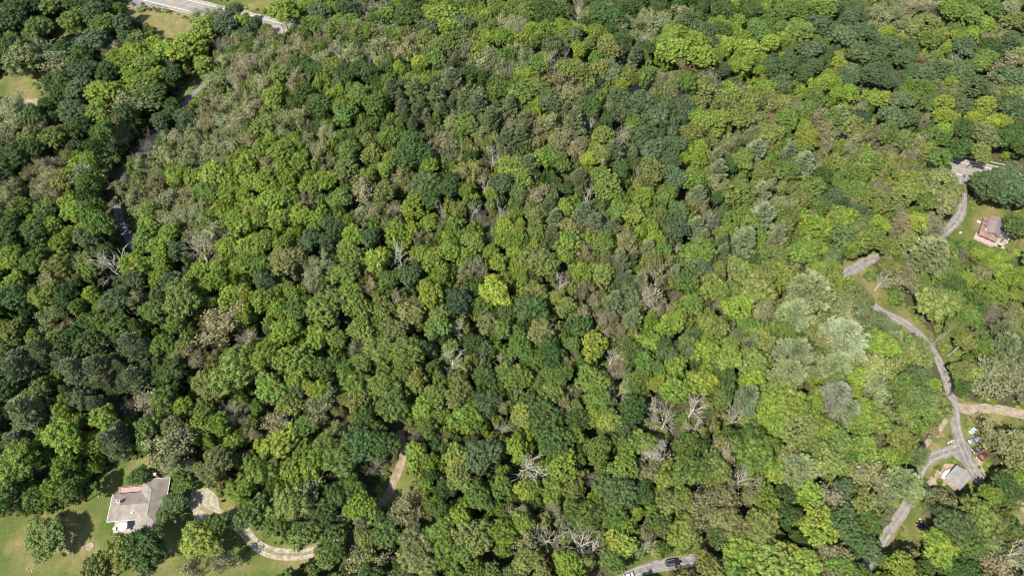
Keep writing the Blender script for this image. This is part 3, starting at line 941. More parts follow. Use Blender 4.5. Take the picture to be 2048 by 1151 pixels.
# ------------------------------------------------------------------ trees: places (crown centre in the photograph, crown radius, colour)
TREES = '''20 45 28 d;25 100 25 d;80 60 22 g;150 45 22 g;190 32 26 b;35 15 25 d;75 12 20 d;110 10 22 g;150 8 20 d;185 8 18 d;83 88 20 x
45 120 32 os;110 130 28 s;130 105 18 d;185 90 26 b;210 55 20 g;235 48 22 b;250 75 14 b;165 125 26 d;170 152 24 b;215 115 12 w;120 172 25 d;160 188 26 b;125 192 20 d;215 150 22 d;235 110 18 m
262 105 20 m;310 85 18 m;275 80 18 o;375 92 32 m;410 55 24 m;335 100 24 m;250 130 26 m;285 130 24 m;310 115 18 m;338 125 16 u;262 152 18 m;290 165 22 g;300 190 26 d;205 190 26 m;235 180 16 m;200 230 24 m;255 210 42 wo
280 255 26 o;240 265 20 s;155 230 28 b;165 256 22 d;40 215 25 s;70 235 22 d;30 252 24 s;60 277 20 o;85 265 14 w;110 280 22 o;445 85 24 u;430 30 26 s;450 46 22 b;470 20 14 b;410 125 18 mo;320 245 18 b;300 272 14 u
565 22 26 m;640 25 24 b;697 20 24 d;670 18 12 m;675 42 14 m;702 42 18 g;727 12 14 x;770 30 18 m;810 35 28 d;750 46 18 d;735 40 14 s;862 22 18 m;888 30 26 m;860 58 22 b;895 56 20 m;902 14 20 g
489 107 12 g;697 155 13 d;610 185 20 d;642 210 24 d;667 192 13 m;797 137 12 y;840 140 10 m;742 142 18 d;635 172 10 m;745 118 12 x;675 97 16 x;467 172 14 x;675 162 10 x;617 130 14 d;872 118 18 g;562 52 22 u;637 72 22 u;620 50 20 w;725 56 22 w;695 58 18 o;787 66 18 w
480 85 20 w;515 95 22 s;455 120 20 s;500 130 22 w;540 120 20 s;430 160 22 s;470 200 22 s;440 210 18 w;412 250 16 w;440 245 20 s;382 268 18 s;350 275 20 w;520 165 22 s;560 150 20 o;575 110 18 w;600 90 18 w;590 160 20 w;550 195 22 m;510 215 22 w;480 245 24 s;530 250 22 om;570 235 20 s;600 230 18 s;650 120 20 s;700 115 20 s;760 95 22 s;820 95 22 s;800 110 18 w;850 90 20 w;900 100 22 s;940 95 20 w;720 190 20 g;690 225 24 g;750 205 24 g;780 180 20 q;830 180 22 qs;870 190 20 q;900 160 22 q;930 200 18 q
952 27 14 my;960 44 14 o;927 50 20 b;1052 22 18 g;1092 25 28 d;1124 20 22 d;1157 24 20 x;1200 28 26 d;1227 40 24 d;1247 15 20 d;1020 48 20 s;1008 74 18 m;1027 80 10 m;1050 78 16 m;1090 60 18 m;1067 84 12 g;1105 95 20 b;1127 68 14 m;1152 70 16 bs;1157 100 15 m;1190 66 15 m;1185 86 13 o;1217 92 22 o;1192 116 12 g;1129 104 9 x;1262 52 18 s;1312 44 26 s;1287 78 14 x;1270 108 14 pb;1347 98 28 m;1347 65 20 m;1394 85 22 m;1402 114 26 m;1402 60 20 b
1222 142 24 bp;1252 142 16 s;1304 148 12 m;1302 162 11 b;1144 145 22 w;1280 155 9 y;1210 185 7 y;1347 190 16 w;1357 175 12 b;1400 170 25 o;1412 150 18 w;1184 210 20 d;1282 207 28 b;1312 227 26 b;1237 225 20 b;1267 242 18 g;1287 272 24 b;1132 192 20 s;1072 225 9 m;1047 237 18 w;967 157 12 d;934 247 20 g;962 273 20 wy;1012 275 20 q;1042 274 20 q;1242 266 20 x;1187 242 12 x;1020 208 16 q;952 207 20 q
970 115 22 s;1015 112 24 s;1060 118 22 s;1010 140 22 s;1050 150 20 m;1090 125 18 m;960 190 20 s;1000 178 20 g;1040 185 22 g;1080 170 20 o;1100 200 22 b;1120 160 18 w;1150 240 22 q;1100 250 22 s;980 235 20 q;1080 265 18 w;1360 130 14 s;1340 160 20 o;1370 215 20 b;1400 240 22 m;1380 265 22 o;1340 245 14 b
1476 43 14 m;1482 76 18 m;1497 97 22 m;1540 84 18 m;1491 127 16 m;1573 134 18 db;1607 145 16 d;1619 100 24 b;1604 64 24 g;1518 61 22 g;1643 50 26 b;1683 73 24 b;1726 65 22 b;1704 30 18 b;1759 40 22 s;1793 30 18 s;1777 65 12 m;1784 88 20 b;1717 105 20 b;1753 110 18 b;1820 54 26 so;1851 46 22 o;1836 9 22 w;1869 18 16 u;1900 20 20 g;1857 79 20 g;1912 76 14 m;1927 94 22 b;1970 49 16 m;1994 67 18 s;2021 18 24 s;2024 79 16 b;2030 42 20 o;1985 91 16 d;1808 113 18 b;1841 119 14 w;1912 119 12 x;1878 140 22 b;1850 148 18 b;1924 142 24 b;1960 128 18 g;2015 122 26 w;2018 152 24 b;1988 165 20 s;1948 174 24 b;1845 173 16 g
1698 146 18 b;1738 149 20 b;1771 160 18 b;1680 125 12 y;1650 165 16 m;1698 189 18 m;1747 195 16 m;1674 185 12 m;1634 198 20 g;1723 215 14 s;1674 235 24 po;1714 242 22 B;1802 203 20 b;1823 232 18 b;1784 235 22 b;1775 264 22 b;1851 236 14 u;1887 207 20 ym;1890 235 16 m;1887 260 16 m;1945 235 14 y;1985 243 12 y;1933 210 16 b;1973 209 18 mo;1924 258 20 d;1924 292 20 d;1970 268 24 os;1960 303 18 o;2003 274 20 d;2032 264 20 d;1875 275 20 g;1880 312 16 m .9;1896 333 8 b .5;1832 287 22 w;1781 293 18 w;1710 272 18 w;1655 260 22 w;1534 214 18 w;1503 268 16 s;1467 293 16 p;1512 299 20 p;1580 305 18 p;1604 322 26 p;1430 317 18 p;1470 172 16 b;1573 238 20 g;1613 270 22 mo;1674 325 14 ms;1735 322 26 og;1820 317 20 w;1560 170 22 b;1530 180 18 m;1450 200 22 o;1490 195 20 om;1440 240 22 om;1480 235 22 o;1590 205 18 o;1540 265 22 o;1650 295 18 wo;1700 300 18 s;1600 20 22 g;1560 25 22 g;1500 20 20 d;1450 20 22 d;1440 60 18 d;1650 15 22 g;1940 30 22 g;1980 15 20 g;2040 110 16 m;2040 190 20 o;2020 210 22 b;2040 235 16 b;1900 160 16 m;1910 180 18 s;1870 175 18 s
160 335 22 m;205 325 22 g;185 365 22 m;130 365 20 o;90 335 16 w;100 385 20 sw;80 385 12 w;30 310 26 d;60 300 20 d;20 400 22 s;42 420 22 g;160 430 24 m;115 455 18 m;130 490 20 m;75 472 26 d;180 480 24 b;20 462 22 d;30 520 26 m;75 527 22 g;120 535 26 o;100 562 22 s;220 525 38 x;190 545 16 m;270 525 26 m;315 520 18 m;330 545 16 m;350 500 16 b;395 494 36 X;245 305 16 b;240 385 20 s;262 402 24 s;295 420 20 ms;330 310 24 s;280 330 20 s;430 350 28 m;350 355 18 m;310 370 14 w;370 390 20 w;420 385 22 g;490 330 24 m;485 450 24 m;290 480 22 g;430 560 20 m;490 520 22 m;400 545 20 m;270 557 20 b;340 567 20 b
380 320 22 s;420 300 22 s;460 290 22 s;500 285 20 w;390 350 20 m;340 400 22 s;330 440 20 w;365 430 22 s;400 420 22 s;440 420 20 m;460 385 22 m;300 450 20 m;340 465 18 m;430 460 24 s;460 490 18 m;520 300 22 m;570 300 22 m;540 330 20 s;545 400 22 m;575 390 20 m;520 430 20 m;560 440 20 m;600 430 20 m;530 480 20 m
824 308 32 d;860 328 18 m;852 362 26 db;862 397 18 d;900 372 20 d;934 380 12 m;827 415 22 my;737 348 14 m;770 338 14 m;920 340 14 wy;982 308 20 x;967 363 14 x;900 305 18 w;802 348 16 w;822 375 16 s;725 378 26 ws;682 398 20 g;752 422 20 w;787 418 16 w;720 427 18 s;664 448 20 db;620 482 20 b;660 482 18 db;694 440 12 m;704 470 20 m;742 475 18 db;794 460 20 m;752 517 24 ym;824 460 14 m;847 475 10 w;857 448 16 m;800 507 26 x;887 423 16 x;880 446 10 x;917 420 16 o;942 420 18 X;962 435 18 u;1000 423 18 X;982 470 16 u;907 448 16 m;894 477 14 m;947 485 20 o;1007 363 20 b;1014 450 18 m;1014 480 18 m;867 520 20 m;842 507 16 m;932 510 14 m;982 507 14 m;997 527 16 m;817 552 20 db;780 560 18 g;742 567 18 w;957 530 18 w;924 540 16 s;882 545 16 m;700 507 24 om;572 522 28 ow;630 552 24 s;687 547 26 gm;524 532 20 g;527 562 18 b;562 485 20 mo;532 363 22 m;577 357 18 m;600 322 18 m;610 398 16 w;637 430 18 m;667 325 8 x;640 300 20 s;700 300 22 g;745 310 18 o;690 340 22 o;650 360 20 m;620 370 18 m;770 380 20 o
1214 370 28 go;1179 318 14 y;1159 358 20 q;1131 413 16 m;1084 388 26 w;1131 374 12 d;1171 424 22 q;1192 445 22 q;1171 500 20 w;1164 543 18 m;1136 458 18 ow;1134 482 22 mg;1104 470 20 q;1074 463 18 g;1074 433 20 o;1099 410 18 q;1039 383 16 bg;1042 353 20 mo;1087 313 22 g;1114 320 18 gd;1149 300 18 w;1274 350 14 x;1306 342 26 o;1306 298 24 b;1336 322 18 b;1349 350 20 b;1384 355 20 gm;1399 315 16 m;1434 340 20 p;1434 367 20 w;1479 380 26 om;1521 382 20 p;1396 390 18 p;1399 410 16 w;1429 440 24 u;1469 437 18 mg;1501 445 20 gm;1489 482 28 p;1409 480 18 p;1449 505 16 q;1399 505 28 gm;1294 390 14 m;1279 397 14 m;1264 430 20 om;1311 430 18 o;1296 450 14 m;1316 475 14 m;1349 453 22 b;1356 418 18 bg;1334 388 20 g;1356 502 14 x;1249 490 24 wo;1209 525 12 p;1239 525 20 q;1294 490 16 p;1324 500 16 g;1306 518 18 o;1306 545 26 w;1344 545 14 p;1394 530 20 b;1414 540 16 b;1374 560 22 g;1436 542 14 o;1479 540 24 og;1429 574 26 go;1519 550 24 o;1281 560 18 p;1249 560 16 b;1204 552 22 og;1119 560 18 x;1074 515 30 o;1069 493 12 y;1046 555 12 y;1096 532 22 go;1034 475 18 m;1174 390 14 x;1200 310 18 o;1230 300 20 q;1240 340 16 d;1350 290 20 b;1450 300 18 s;1240 420 20 g;1060 330 18 q
30 600 26 d;90 600 24 mo;130 600 22 d;160 617 14 g;190 592 16 m;240 602 24 b;278 600 20 wo;312 622 22 g;225 637 12 o;30 660 22 od;100 642 24 sd;130 640 12 w;70 682 16 md;110 682 18 o;145 682 22 d;185 692 26 dq;205 652 16 gd;272 692 26 q;300 702 16 q;150 742 26 q;200 742 28 q;130 722 20 q;245 742 14 q;275 762 22 q;40 742 28 q;80 702 22 q;90 777 18 o;20 782 24 d;55 825 34 q;125 832 18 m;170 802 24 b;200 812 22 q;215 837 24 m;255 810 18 u;300 802 26 wX;330 802 22 g;440 652 38 w;395 700 24 wr;400 722 16 w;490 672 20 x;330 692 20 g;380 692 20 o;350 742 22 d;470 742 40 gm;462 818 32 u;430 790 18 o;410 842 18 m;440 852 20 m;350 852 18 ow;300 852 22 g;370 602 36 go;460 602 22 y;490 592 18 m;490 632 16 m;350 652 18 gm
530 602 22 mg;560 612 20 m;597 617 20 g;652 615 34 og;717 610 26 gm;765 615 20 om;860 587 31 y 1.12;914 600 32 B 1.0;990 580 30 y;968 607 16 g;1015 622 18 bg;820 628 28 os 1.0;800 600 18 w;572 662 26 m;634 670 24 my;674 675 18 om;722 658 22 om;590 718 34 mg;530 722 28 m;637 738 20 gd;542 772 30 mg;590 758 20 m;592 782 16 bs;622 775 14 y;640 777 18 m;634 815 30 wo;580 812 22 om;547 845 24 w;612 852 20 g;710 700 18 s;692 738 18 g;725 722 20 g;762 698 28 om;710 768 24 mg;715 798 22 o;765 768 24 om;787 802 32 g;730 830 20 dg;810 702 32 g;842 698 16 d;805 737 24 g;830 760 22 o;875 788 22 om;845 817 22 m;912 798 20 o;935 837 30 mg;975 802 24 b;922 763 20 o;902 710 30 X;917 650 16 x;960 724 14 x;1000 718 14 x;947 688 18 d;972 698 16 b;965 752 20 d;1010 740 18 g;970 645 22 ow;1002 658 18 g;987 820 10 m;1010 815 12 w;1004 855 20 X;875 628 18 o;877 655 22 g;852 853 20 g
1189 690 26 y;1224 710 18 x;1239 773 32 X;1241 740 18 w;1214 673 12 x;1246 678 14 x;1159 653 22 d;1146 688 14 g;1104 710 24 d;1094 685 20 d;1084 658 24 ow;1039 690 24 gd;1059 615 30 d;1131 613 16 mw;1194 605 16 w;1166 623 16 w;1226 603 24 q;1264 633 20 p;1216 635 22 w;1301 593 28 wX;1346 598 14 u;1344 618 14 w;1356 635 20 m;1301 638 12 m;1336 653 20 m;1384 608 20 g;1426 608 16 u;1474 615 26 m;1424 650 26 om;1519 625 22 s;1296 685 20 mg;1259 700 22 dg;1286 715 18 g;1329 688 18 d;1334 710 18 b;1374 683 18 bg;1379 705 14 p;1409 698 26 m;1459 715 26 mo;1494 685 16 p;1511 660 20 m;1471 678 14 s;1509 723 24 ms;1354 733 20 mg;1404 760 30 m;1451 763 24 d;1511 758 24 m;1496 792 28 pb;1344 775 28 mg;1309 765 14 y;1311 738 16 g;1391 810 28 x;1306 808 22 X;1331 838 34 X;1391 848 16 x;1466 830 30 X;1439 803 18 g;1264 815 26 d;1184 758 28 g;1111 753 26 gd;1039 753 24 gm;1069 720 20 g;1131 725 10 w;1086 828 34 d;1149 818 14 m;1136 810 22 w;1176 803 12 w;1156 835 22 d;1186 833 18 m;1219 835 22 mo;1246 850 20 db;1046 828 22 mw;1028 788 10 x;1199 798 22 g;1104 783 22 og;1151 711 14 u
1619 579 46 p;1593 626 36 p;1694 673 44 P;1590 704 38 p;1671 727 34 ps;1577 743 36 p;1677 792 36 pu;1695 822 28 p;1528 682 22 o;1512 576 30 o;1434 576 20 og;1556 542 28 mo;1546 514 24 og;1611 501 30 gm;1636 539 23 om 1.0;1713 590 28 ow 1.0;1687 620 28 s;1635 675 26 wo;1572 664 22 g;1530 617 26 wo;1495 650 18 g;1465 690 16 mo;1595 532 12 x;1740 553 12 h 1.0;1791 595 16 h;1762 638 16 bs;1767 690 26 mg;1772 553 16 x
1865 508 38 p;1885 547 16 g;1846 566 14 g;1812 552 26 w;1879 563 16 u;1871 607 34 o;1898 597 24 g;1935 556 14 y;1968 547 18 ow;1979 574 18 m;2015 551 26 m .8;2037 560 20 m;1954 602 20 dg;1990 624 22 u;2026 637 24 wg;1943 627 20 g;1962 688 18 g;1926 680 16 o;2015 693 30 qp;1927 741 20 o;1950 752 18 m;1923 771 14 d;1988 752 44 s;2032 752 26 w;1884 669 14 X;1835 702 26 gp;1842 700 17 qp;1784 676 20 ps;1812 696 24 og;1754 682 22 mg;1751 732 30 sy;1834 749 18 b;1848 738 13 s;1866 770 13 m;1804 771 26 g
1565 777 30 o;1575 807 36 mo;1540 817 26 m;1590 854 34 os;1545 844 20 m;1637 852 26 mo;1625 800 16 m;1675 754 20 g;1707 750 18 m;1755 772 30 s;1795 802 24 u;1805 832 24 sy;1807 790 16 g;1725 822 22 m;1712 842 22 mg;1840 794 26 gs;1868 807 28 os;1840 832 28 g;1755 842 24 om;1755 880 12 w;1680 882 28 gb;1692 902 22 g;1725 890 28 mo;1795 875 24 o;1782 918 18 m;1732 942 34 wo;1615 892 24 o;1655 920 32 o;1595 937 38 ps;1515 902 38 g;1500 877 24 gd;1572 907 18 ow;1542 937 22 m;1447 900 26 w;1432 932 26 o;1410 932 20 gm;1487 957 28 x;1512 960 18 x;1812 962 34 po
1060 924 38 x;1030 890 20 m;965 910 34 bd;915 914 26 mo;915 952 26 o;957 994 26 dg;1005 972 20 gm;1047 979 18 ym;1065 979 18 g;1107 977 24 mo;922 1027 22 m;945 1070 34 o;1007 1064 26 mg;1042 1027 22 w;1102 1014 20 u;1095 1077 34 X;1157 1082 36 x;1192 1094 24 x;1047 1049 20 m;1050 1077 24 wo;1170 1024 32 gd;1125 927 30 mg;1107 877 34 dg;1195 902 26 g;1147 862 16 m;1245 934 26 gm;1257 889 20 g;1282 879 22 om;1317 902 28 wX;1305 939 24 sw;1382 937 34 gd;1332 959 20 mo;1340 1002 24 o;1367 992 18 ym;1277 1024 12 y;1302 1019 12 m;1230 987 34 db;1185 954 18 u;1187 997 16 m;1320 1049 22 dg;1287 987 20 d;1227 1027 26 g;1247 1052 18 m;1245 1087 26 yo;1287 1067 14 w;1297 1092 20 x;1365 1064 28 om;1137 1122 24 m;1170 1122 20 wm;1225 1119 22 g;1060 1117 26 o;922 1097 24 g;1397 1022 34 wo;1400 992 22 X
562 880 32 my;580 940 24 m;622 932 26 mg;515 940 30 md;575 1005 36 og;607 995 34 so;512 1025 30 gb;552 1045 22 g;607 1067 26 g;655 1022 24 d;675 987 26 d;707 972 20 g;680 917 30 g;725 885 34 d;765 887 28 d;745 925 24 u;712 1015 26 m;740 1017 24 m;720 1050 18 p;1422 1135 26 o;1385 1163 22 w;1470 1150 30 g;770 1060 28 dg;730 1080 20 o;670 1082 26 gd;655 1112 24 g;720 1120 30 sg;765 1112 18 x;680 1035 14 x;812 1020 30 ws;830 1097 36 os;850 1117 28 ow;834 905 22 m;827 877 22 u;860 922 18 m;855 963 12 m;858 947 13 d;875 998 10 y;880 1020 18 gd;890 980 20 d;875 1065 26 gm;895 1100 30 gm
40 930 40 gm;133 878 34 m;133 937 24 mg;140 985 22 g;10 1000 26 g;232 888 30 q;350 890 40 sw;352 928 24 s;435 937 28 ow;88 1075 47 od .62;276 952 22 d .5;362 963 22 g .6;348 1005 28 dq .5;330 1034 20 g .6;300 1097 40 d;258 1100 34 om;200 1137 30 o;398 1082 44 oy .7;428 1052 32 dg .75;445 1122 20 sw;385 1140 20 w
1886 1006 29 so .8;2018 886 40 s;2014 970 28 d .9;1980 988 18 mg;2040 954 14 y;1958 1030 34 o;1909 1049 34 bd;1880 1091 32 m;1964 1072 28 o;1867 1018 14 u;2000 1040 14 x;2018 1059 16 g;2030 1098 36 X;1735 1091 26 bd;1735 1044 24 dg;1732 1005 24 o;1771 986 26 s;1806 1130 24 mo;1941 1088 28 dg;1990 1123 30 w;1900 1130 22 d
1610 977 26 my;1652 992 30 w;1640 1044 34 my;1690 1052 34 db;1575 1024 22 d;1532 999 24 mg;1500 992 18 s;1450 997 30 wo;1522 1052 36 o;1500 1060 30 ow;1450 1042 28 ow;1475 1097 32 m;1435 1077 20 bg;1545 1132 44 om;1605 1127 30 my;1662 1102 38 wo;1687 977 18 b;1690 1128 26 g
1873 361 32 os;1817 371 28 mo;1836 443 16 y;1811 394 22 o;1974 372 34 bd .95;1996 352 16 b;2034 348 22 b;2026 380 36 bd 1.0;2033 453 22 gd;2020 336 14 u .6;1890 400 26 ow;1884 459 14 u;1863 445 22 w;1968 509 20 m .6;2003 516 18 m .6;1930 508 12 u;1528 428 26 p;1565 406 18 s;1630 454 28 my;1572 439 26 od;1691 378 20 g;1669 393 16 b;1685 408 14 B;1708 423 14 b;1687 437 26 my;1717 460 18 bs;1680 465 22 bg;1734 476 28 go;1760 452 20 m;1754 404 26 o;1800 447 22 w;1559 469 20 ps;1761 378 14 w;1628 374 22 g;1820 480 22 o;1775 497 20 o 1.0;1850 400 18 g;1600 400 20 o;1720 350 18 g;1780 350 22 o;1700 498 18 gm 1.0'''
random.seed(11)
NPR = np.random.RandomState(4)
def height_of(kind, r):
    return {'broad': 10.0 + .85 * r, 'thin': 9.5 + .7 * r, 'pine': 11.5 + 1.15 * r, 'bare': 11.5 + .8 * r, 'fuzz': 10.0 + .7 * r, 'shrub': 1.6 * r}[kind]
CENT = {'broad': .74, 'thin': .70, 'pine': .66, 'bare': .68, 'fuzz': .66, 'shrub': .5}
T = []    # dicts
def put(px, py, rpx, code, hf=1.0):
    kind = KIND[code[0]]
    h = 12.0
    for _ in range(3):
        x, y, z = at(px, py, h * CENT[kind])
        dep = topx(x, y, z)[2]
        r = rpx * dep / FPX
        h = height_of(kind, r) * hf
    T.append(dict(x=x, y=y, z=float(terr(x, y)), r=r, h=h, code=code, kind=kind, px=px, py=py, rpx=rpx, hand=True))
for rec in TREES.replace('\n', ';').split(';'):
    f = rec.split()
    if len(f) >= 4:
        put(float(f[0]), float(f[1]), float(f[2]) * (1.22 if len(f) == 4 else 1.0), f[3], float(f[4]) if len(f) > 4 else 1.0)

T = [t for t in T if not any(abs(h_ - 3.3) < 1e-6 and (np.hypot(l_[:, 0] - t['x'], l_[:, 1] - t['y']).min() < 3.4) for l_, h_ in ROADS)]

for t in T:      # western valley trees, raised in height to deepen their shadows
    if (t['px'] < 225 or (t['py'] > 560 and t['px'] < 540)) and t['kind'] in ('broad', 'pine', 'thin') and t['h'] > 11: t['h'] *= 1.14

# far and between: more of the same wood wherever the canopy is closed
polys = [P for k, (P, d) in OPENW.items()]
road_pts = np.concatenate([np.concatenate([ln[::2], np.full((len(ln[::2]), 1), hw)], 1) for ln, hw in ROADS])
HOUSES = []
def keep_off(x, y, r):
    if any(in_poly(x, y, P) for P in polys): return True
    d = np.hypot(road_pts[:, 0] - x, road_pts[:, 1] - y) - road_pts[:, 2]
    return d.min() < r
VIEW = [('garage', 1914, 948, 26), ('gable', 1993, 455, 36), ('hip', 275, 1005, 60), ('cars', 1955, 896, 24), ('truck', 1846, 1056, 16), ('suv', 1343, 1126, 22), ('gap', 1930, 340, 30), ('gap', 1905, 335, 14), ('lane', 385, 195, 24), ('l', 1710, 538, 22), ('l', 1790, 634, 10), ('l', 1822, 655, 12), ('l', 1862, 697, 12), ('l', 1882, 735, 14), ('l', 1898, 775, 14), ('l', 1910, 820, 14), ('l', 1908, 425, 12),
        ('path', 790, 965, 24), ('path', 815, 955, 20), ('apron', 408, 1010, 26), ('sl', 1800, 1030, 16), ('sl', 1770, 1065, 12)]
def blocks(qx, qy, rp):
    if any(in_poly(qx, qy, P) for P, d in OPEN.values()): return True
    return any(math.hypot(qx - vx, qy - vy) < vr + rp * .8 for _, vx, vy, vr in VIEW)
hx = np.array([t['x'] for t in T]); hy = np.array([t['y'] for t in T]); hr = np.array([t['r'] * (1.45 if t['kind'] in ('bare', 'fuzz') else 1.0) for t in T])
fx, fy, fr = list(hx), list(hy), list(hr)
nh = len(T)
cell = {}
def cadd(i):
    cell.setdefault((int(fx[i] // 12), int(fy[i] // 12)), []).append(i)
for i in range(nh): cadd(i)
# tall row hiding the highway from this side
_dl = np.gradient(hl, axis=0); _dl /= np.linalg.norm(_dl, axis=1)[:, None]
_last = None
for i in range(0, len(hl)):
    p = hl[i]
    q = topx(p[0], p[1], float(terr(*p)))[0]
    if not 650 < q < 1880: continue
    if _last is not None and math.hypot(p[0] - _last[0], p[1] - _last[1]) < 5.2: continue
    _last = p
    r = random.uniform(4.0, 5.2)
    off = 8.2 + random.uniform(0, 1.5)
    nn = np.array([_dl[i][1], -_dl[i][0]])
    x, y = p + nn * off
    code = random.choice('oosswmgg') if q < 1400 else random.choice('oowwmgsg')
    qx, qy, dep = topx(x, y, 11.0)
    T.append(dict(x=x, y=y, z=float(terr(x, y)), r=r, h=random.uniform(14.5, 17.5), code=code, kind=KIND[code], px=qx, py=qy, rpx=r * FPX / dep, hand=False, inside=True))
    fx.append(x); fy.append(y); fr.append(r); cadd(len(fx) - 1)
# tall trees on the far bank of the west lane, which they keep in shade
_wl = [r_ for r_ in ROADS if abs(r_[1] - 3.3) < 1e-6][0][0]
_dl = np.gradient(_wl, axis=0); _dl /= np.linalg.norm(_dl, axis=1)[:, None]
_last = None
for i in range(len(_wl)):
    p = _wl[i]
    if _last is not None and math.hypot(p[0] - _last[0], p[1] - _last[1]) < 5.0: continue
    _last = p
    r = random.uniform(4.0, 5.4)
    nn = np.array([_dl[i][1], -_dl[i][0]])
    if nn[0] > 0: nn = -nn
    x, y = p + nn * (4.9 + random.uniform(0, 1.0))
    code = random.choice('ggmdods')
    qx, qy, dep = topx(x, y, 11.0)
    T.append(dict(x=x, y=y, z=float(terr(x, y)), r=r, h=random.uniform(20, 23), code=code, kind=KIND[code], px=qx, py=qy, rpx=r * FPX / dep, hand=False, inside=True))
    fx.append(x); fy.append(y); fr.append(r); cadd(len(fx) - 1)
for _ in range(26000):
    x = random.uniform(-330, 330); y = random.uniform(-35, 400)
    r = random.choice((2.6, 3.2, 3.9, 4.6, 5.2))
    qx, qy, dep = topx(x, y, 11.0)
    if not (-170 < qx < 2220 and -75 < qy < 1290): continue
    inside = 0 < qx < 2048 and 0 < qy < 1151
    if not inside: r = random.choice((3.8, 4.5, 5.2))
    ci, cj = int(x // 12), int(y // 12)
    ok = True
    for a in (-1, 0, 1):
        for b in (-1, 0, 1):
            for i in cell.get((ci + a, cj + b), ()):
                if (fx[i] - x) ** 2 + (fy[i] - y) ** 2 < ((fr[i] + r) * .64) ** 2:
                    ok = False; break
            if not ok: break
        if not ok: break
    if not ok or keep_off(x, y, r * .55 + .8): continue
    if blocks(qx, qy, r * FPX / dep): continue
    near = np.argsort((hx - x) ** 2 + (hy - y) ** 2)[:4]
    code = T[int(near[0]) if random.random() < .65 else int(random.choice(list(near)))]['code']
    if code[0] in 'xXupPhyB' and random.random() < .75: code = random.choice('ogds' if qx > 900 else 'ogdd')  # western fill leans to dark green, shade put into its colour
    kind = KIND[code[0]]
    fx.append(x); fy.append(y); fr.append(r); cadd(len(fx) - 1)
    T.append(dict(x=x, y=y, z=float(terr(x, y)), r=r, h=height_of(kind, r) * random.uniform(.82, 1.0), code=code, kind=kind, px=qx, py=qy, rpx=r * FPX / dep, hand=False, inside=inside))


# ------------------------------------------------------------------ buildings
def hip_roof(name, x0, x1, y0, y1, z, rise, axis, mat, parent, hip0=True, hip1=True, th=.16):
    """hipped (or gabled) roof slab; axis is the ridge direction"""
    if axis == 'x':
        c = (y0 + y1) / 2; hw = (y1 - y0) / 2
        r0 = (x0 + (hw if hip0 else 0), c, z + rise); r1 = (x1 - (hw if hip1 else 0), c, z + rise)
        V = [(x0, y0, z), (x1, y0, z), (x1, y1, z), (x0, y1, z), r0, r1]
        F = [(0, 1, 5, 4), (1, 2, 5), (2, 3, 4, 5), (3, 0, 4)]
    else:
        c = (x0 + x1) / 2; hw = (x1 - x0) / 2
        r0 = (c, y0 + (hw if hip0 else 0), z + rise); r1 = (c, y1 - (hw if hip1 else 0), z + rise)
        V = [(x0, y0, z), (x1, y0, z), (x1, y1, z), (x0, y1, z), r0, r1]
        F = [(0, 1, 4), (1, 2, 5, 4), (2, 3, 5), (3, 0, 4, 5)]
    n = 4
    V += [(v[0], v[1], v[2] - th) for v in V[:4]]
    F += [(i, 6 + i, 6 + (i + 1) % 4, (i + 1) % 4) for i in range(4)] + [(6, 9, 8, 7)]
    bm = bmesh.new()
    vs = [bm.verts.new(v) for v in V]
    for f in F:
        try: bm.faces.new([vs[i] for i in f])
        except ValueError: pass
    return from_bm(name, bm, mat, parent)

def ridge_cap(p0, p1, mat, parent, w_=.28):
    bm = bmesh.new()
    p0, p1 = Vector(p0), Vector(p1)
    d = (p1 - p0).normalized()
    s = d.cross(Vector((0, 0, 1))).normalized() * w_ / 2
    vs = [bm.verts.new(p) for p in (p0 - s - Vector((0, 0, .02)), p0 + Vector((0, 0, .07)), p0 + s - Vector((0, 0, .02)), p1 - s - Vector((0, 0, .02)), p1 + Vector((0, 0, .07)), p1 + s - Vector((0, 0, .02)))]
    for f in ((0, 1, 4, 3), (1, 2, 5, 4), (0, 2, 1), (3, 4, 5), (0, 3, 5, 2)):
        bm.faces.new([vs[i] for i in f])
    return from_bm('ridge_cap', bm, mat, parent)

def gutter(x0, y0, x1, y1, z, parent, w_=.14):
    cx, cy = (x0 + x1) / 2, (y0 + y1) / 2
    sx, sy = abs(x1 - x0) + w_, abs(y1 - y0) + w_
    return box('gutter', (cx, cy, z), (sx, sy, .13), M['white'], parent)

def window(x, y, z, wd, ht, rz, parent, frame='white'):
    """set in a wall whose outward normal is the local -y turned by rz"""
    f = bmesh.new()
    t = .09
    for (cx, cz, sx, sz) in ((0, ht / 2, wd + .1, t), (0, -ht / 2, wd + .1, t), (-wd / 2, 0, t, ht - t), (wd / 2, 0, t, ht - t), (0, 0, .05, ht - t)):
        bx(f, cx, -.05, cz, sx, .12, sz)
    o = from_bm('window', f, M[frame], parent)
    o.location = (x, y, z); o.rotation_euler = (0, 0, rz)
    box('pane', (0, -.02, 0), (wd - t, .04, ht - t), M['glass'], o)
    return o

def door(x, y, z, wd, ht, rz, parent, mat='white'):
    bm = bmesh.new()
    bx(bm, 0, -.04, ht / 2, wd, .1, ht)
    for k in (.28, .72): bx(bm, 0, -.1, ht * k, wd * .6, .03, ht * .3)
    o = from_bm('door', bm, M[mat], parent)
    o.location = (x, y, z); o.rotation_euler = (0, 0, rz)
    box('handle', (wd * .38, -.15, ht * .48), (.05, .1, .05), M['galv'], o)
    return o

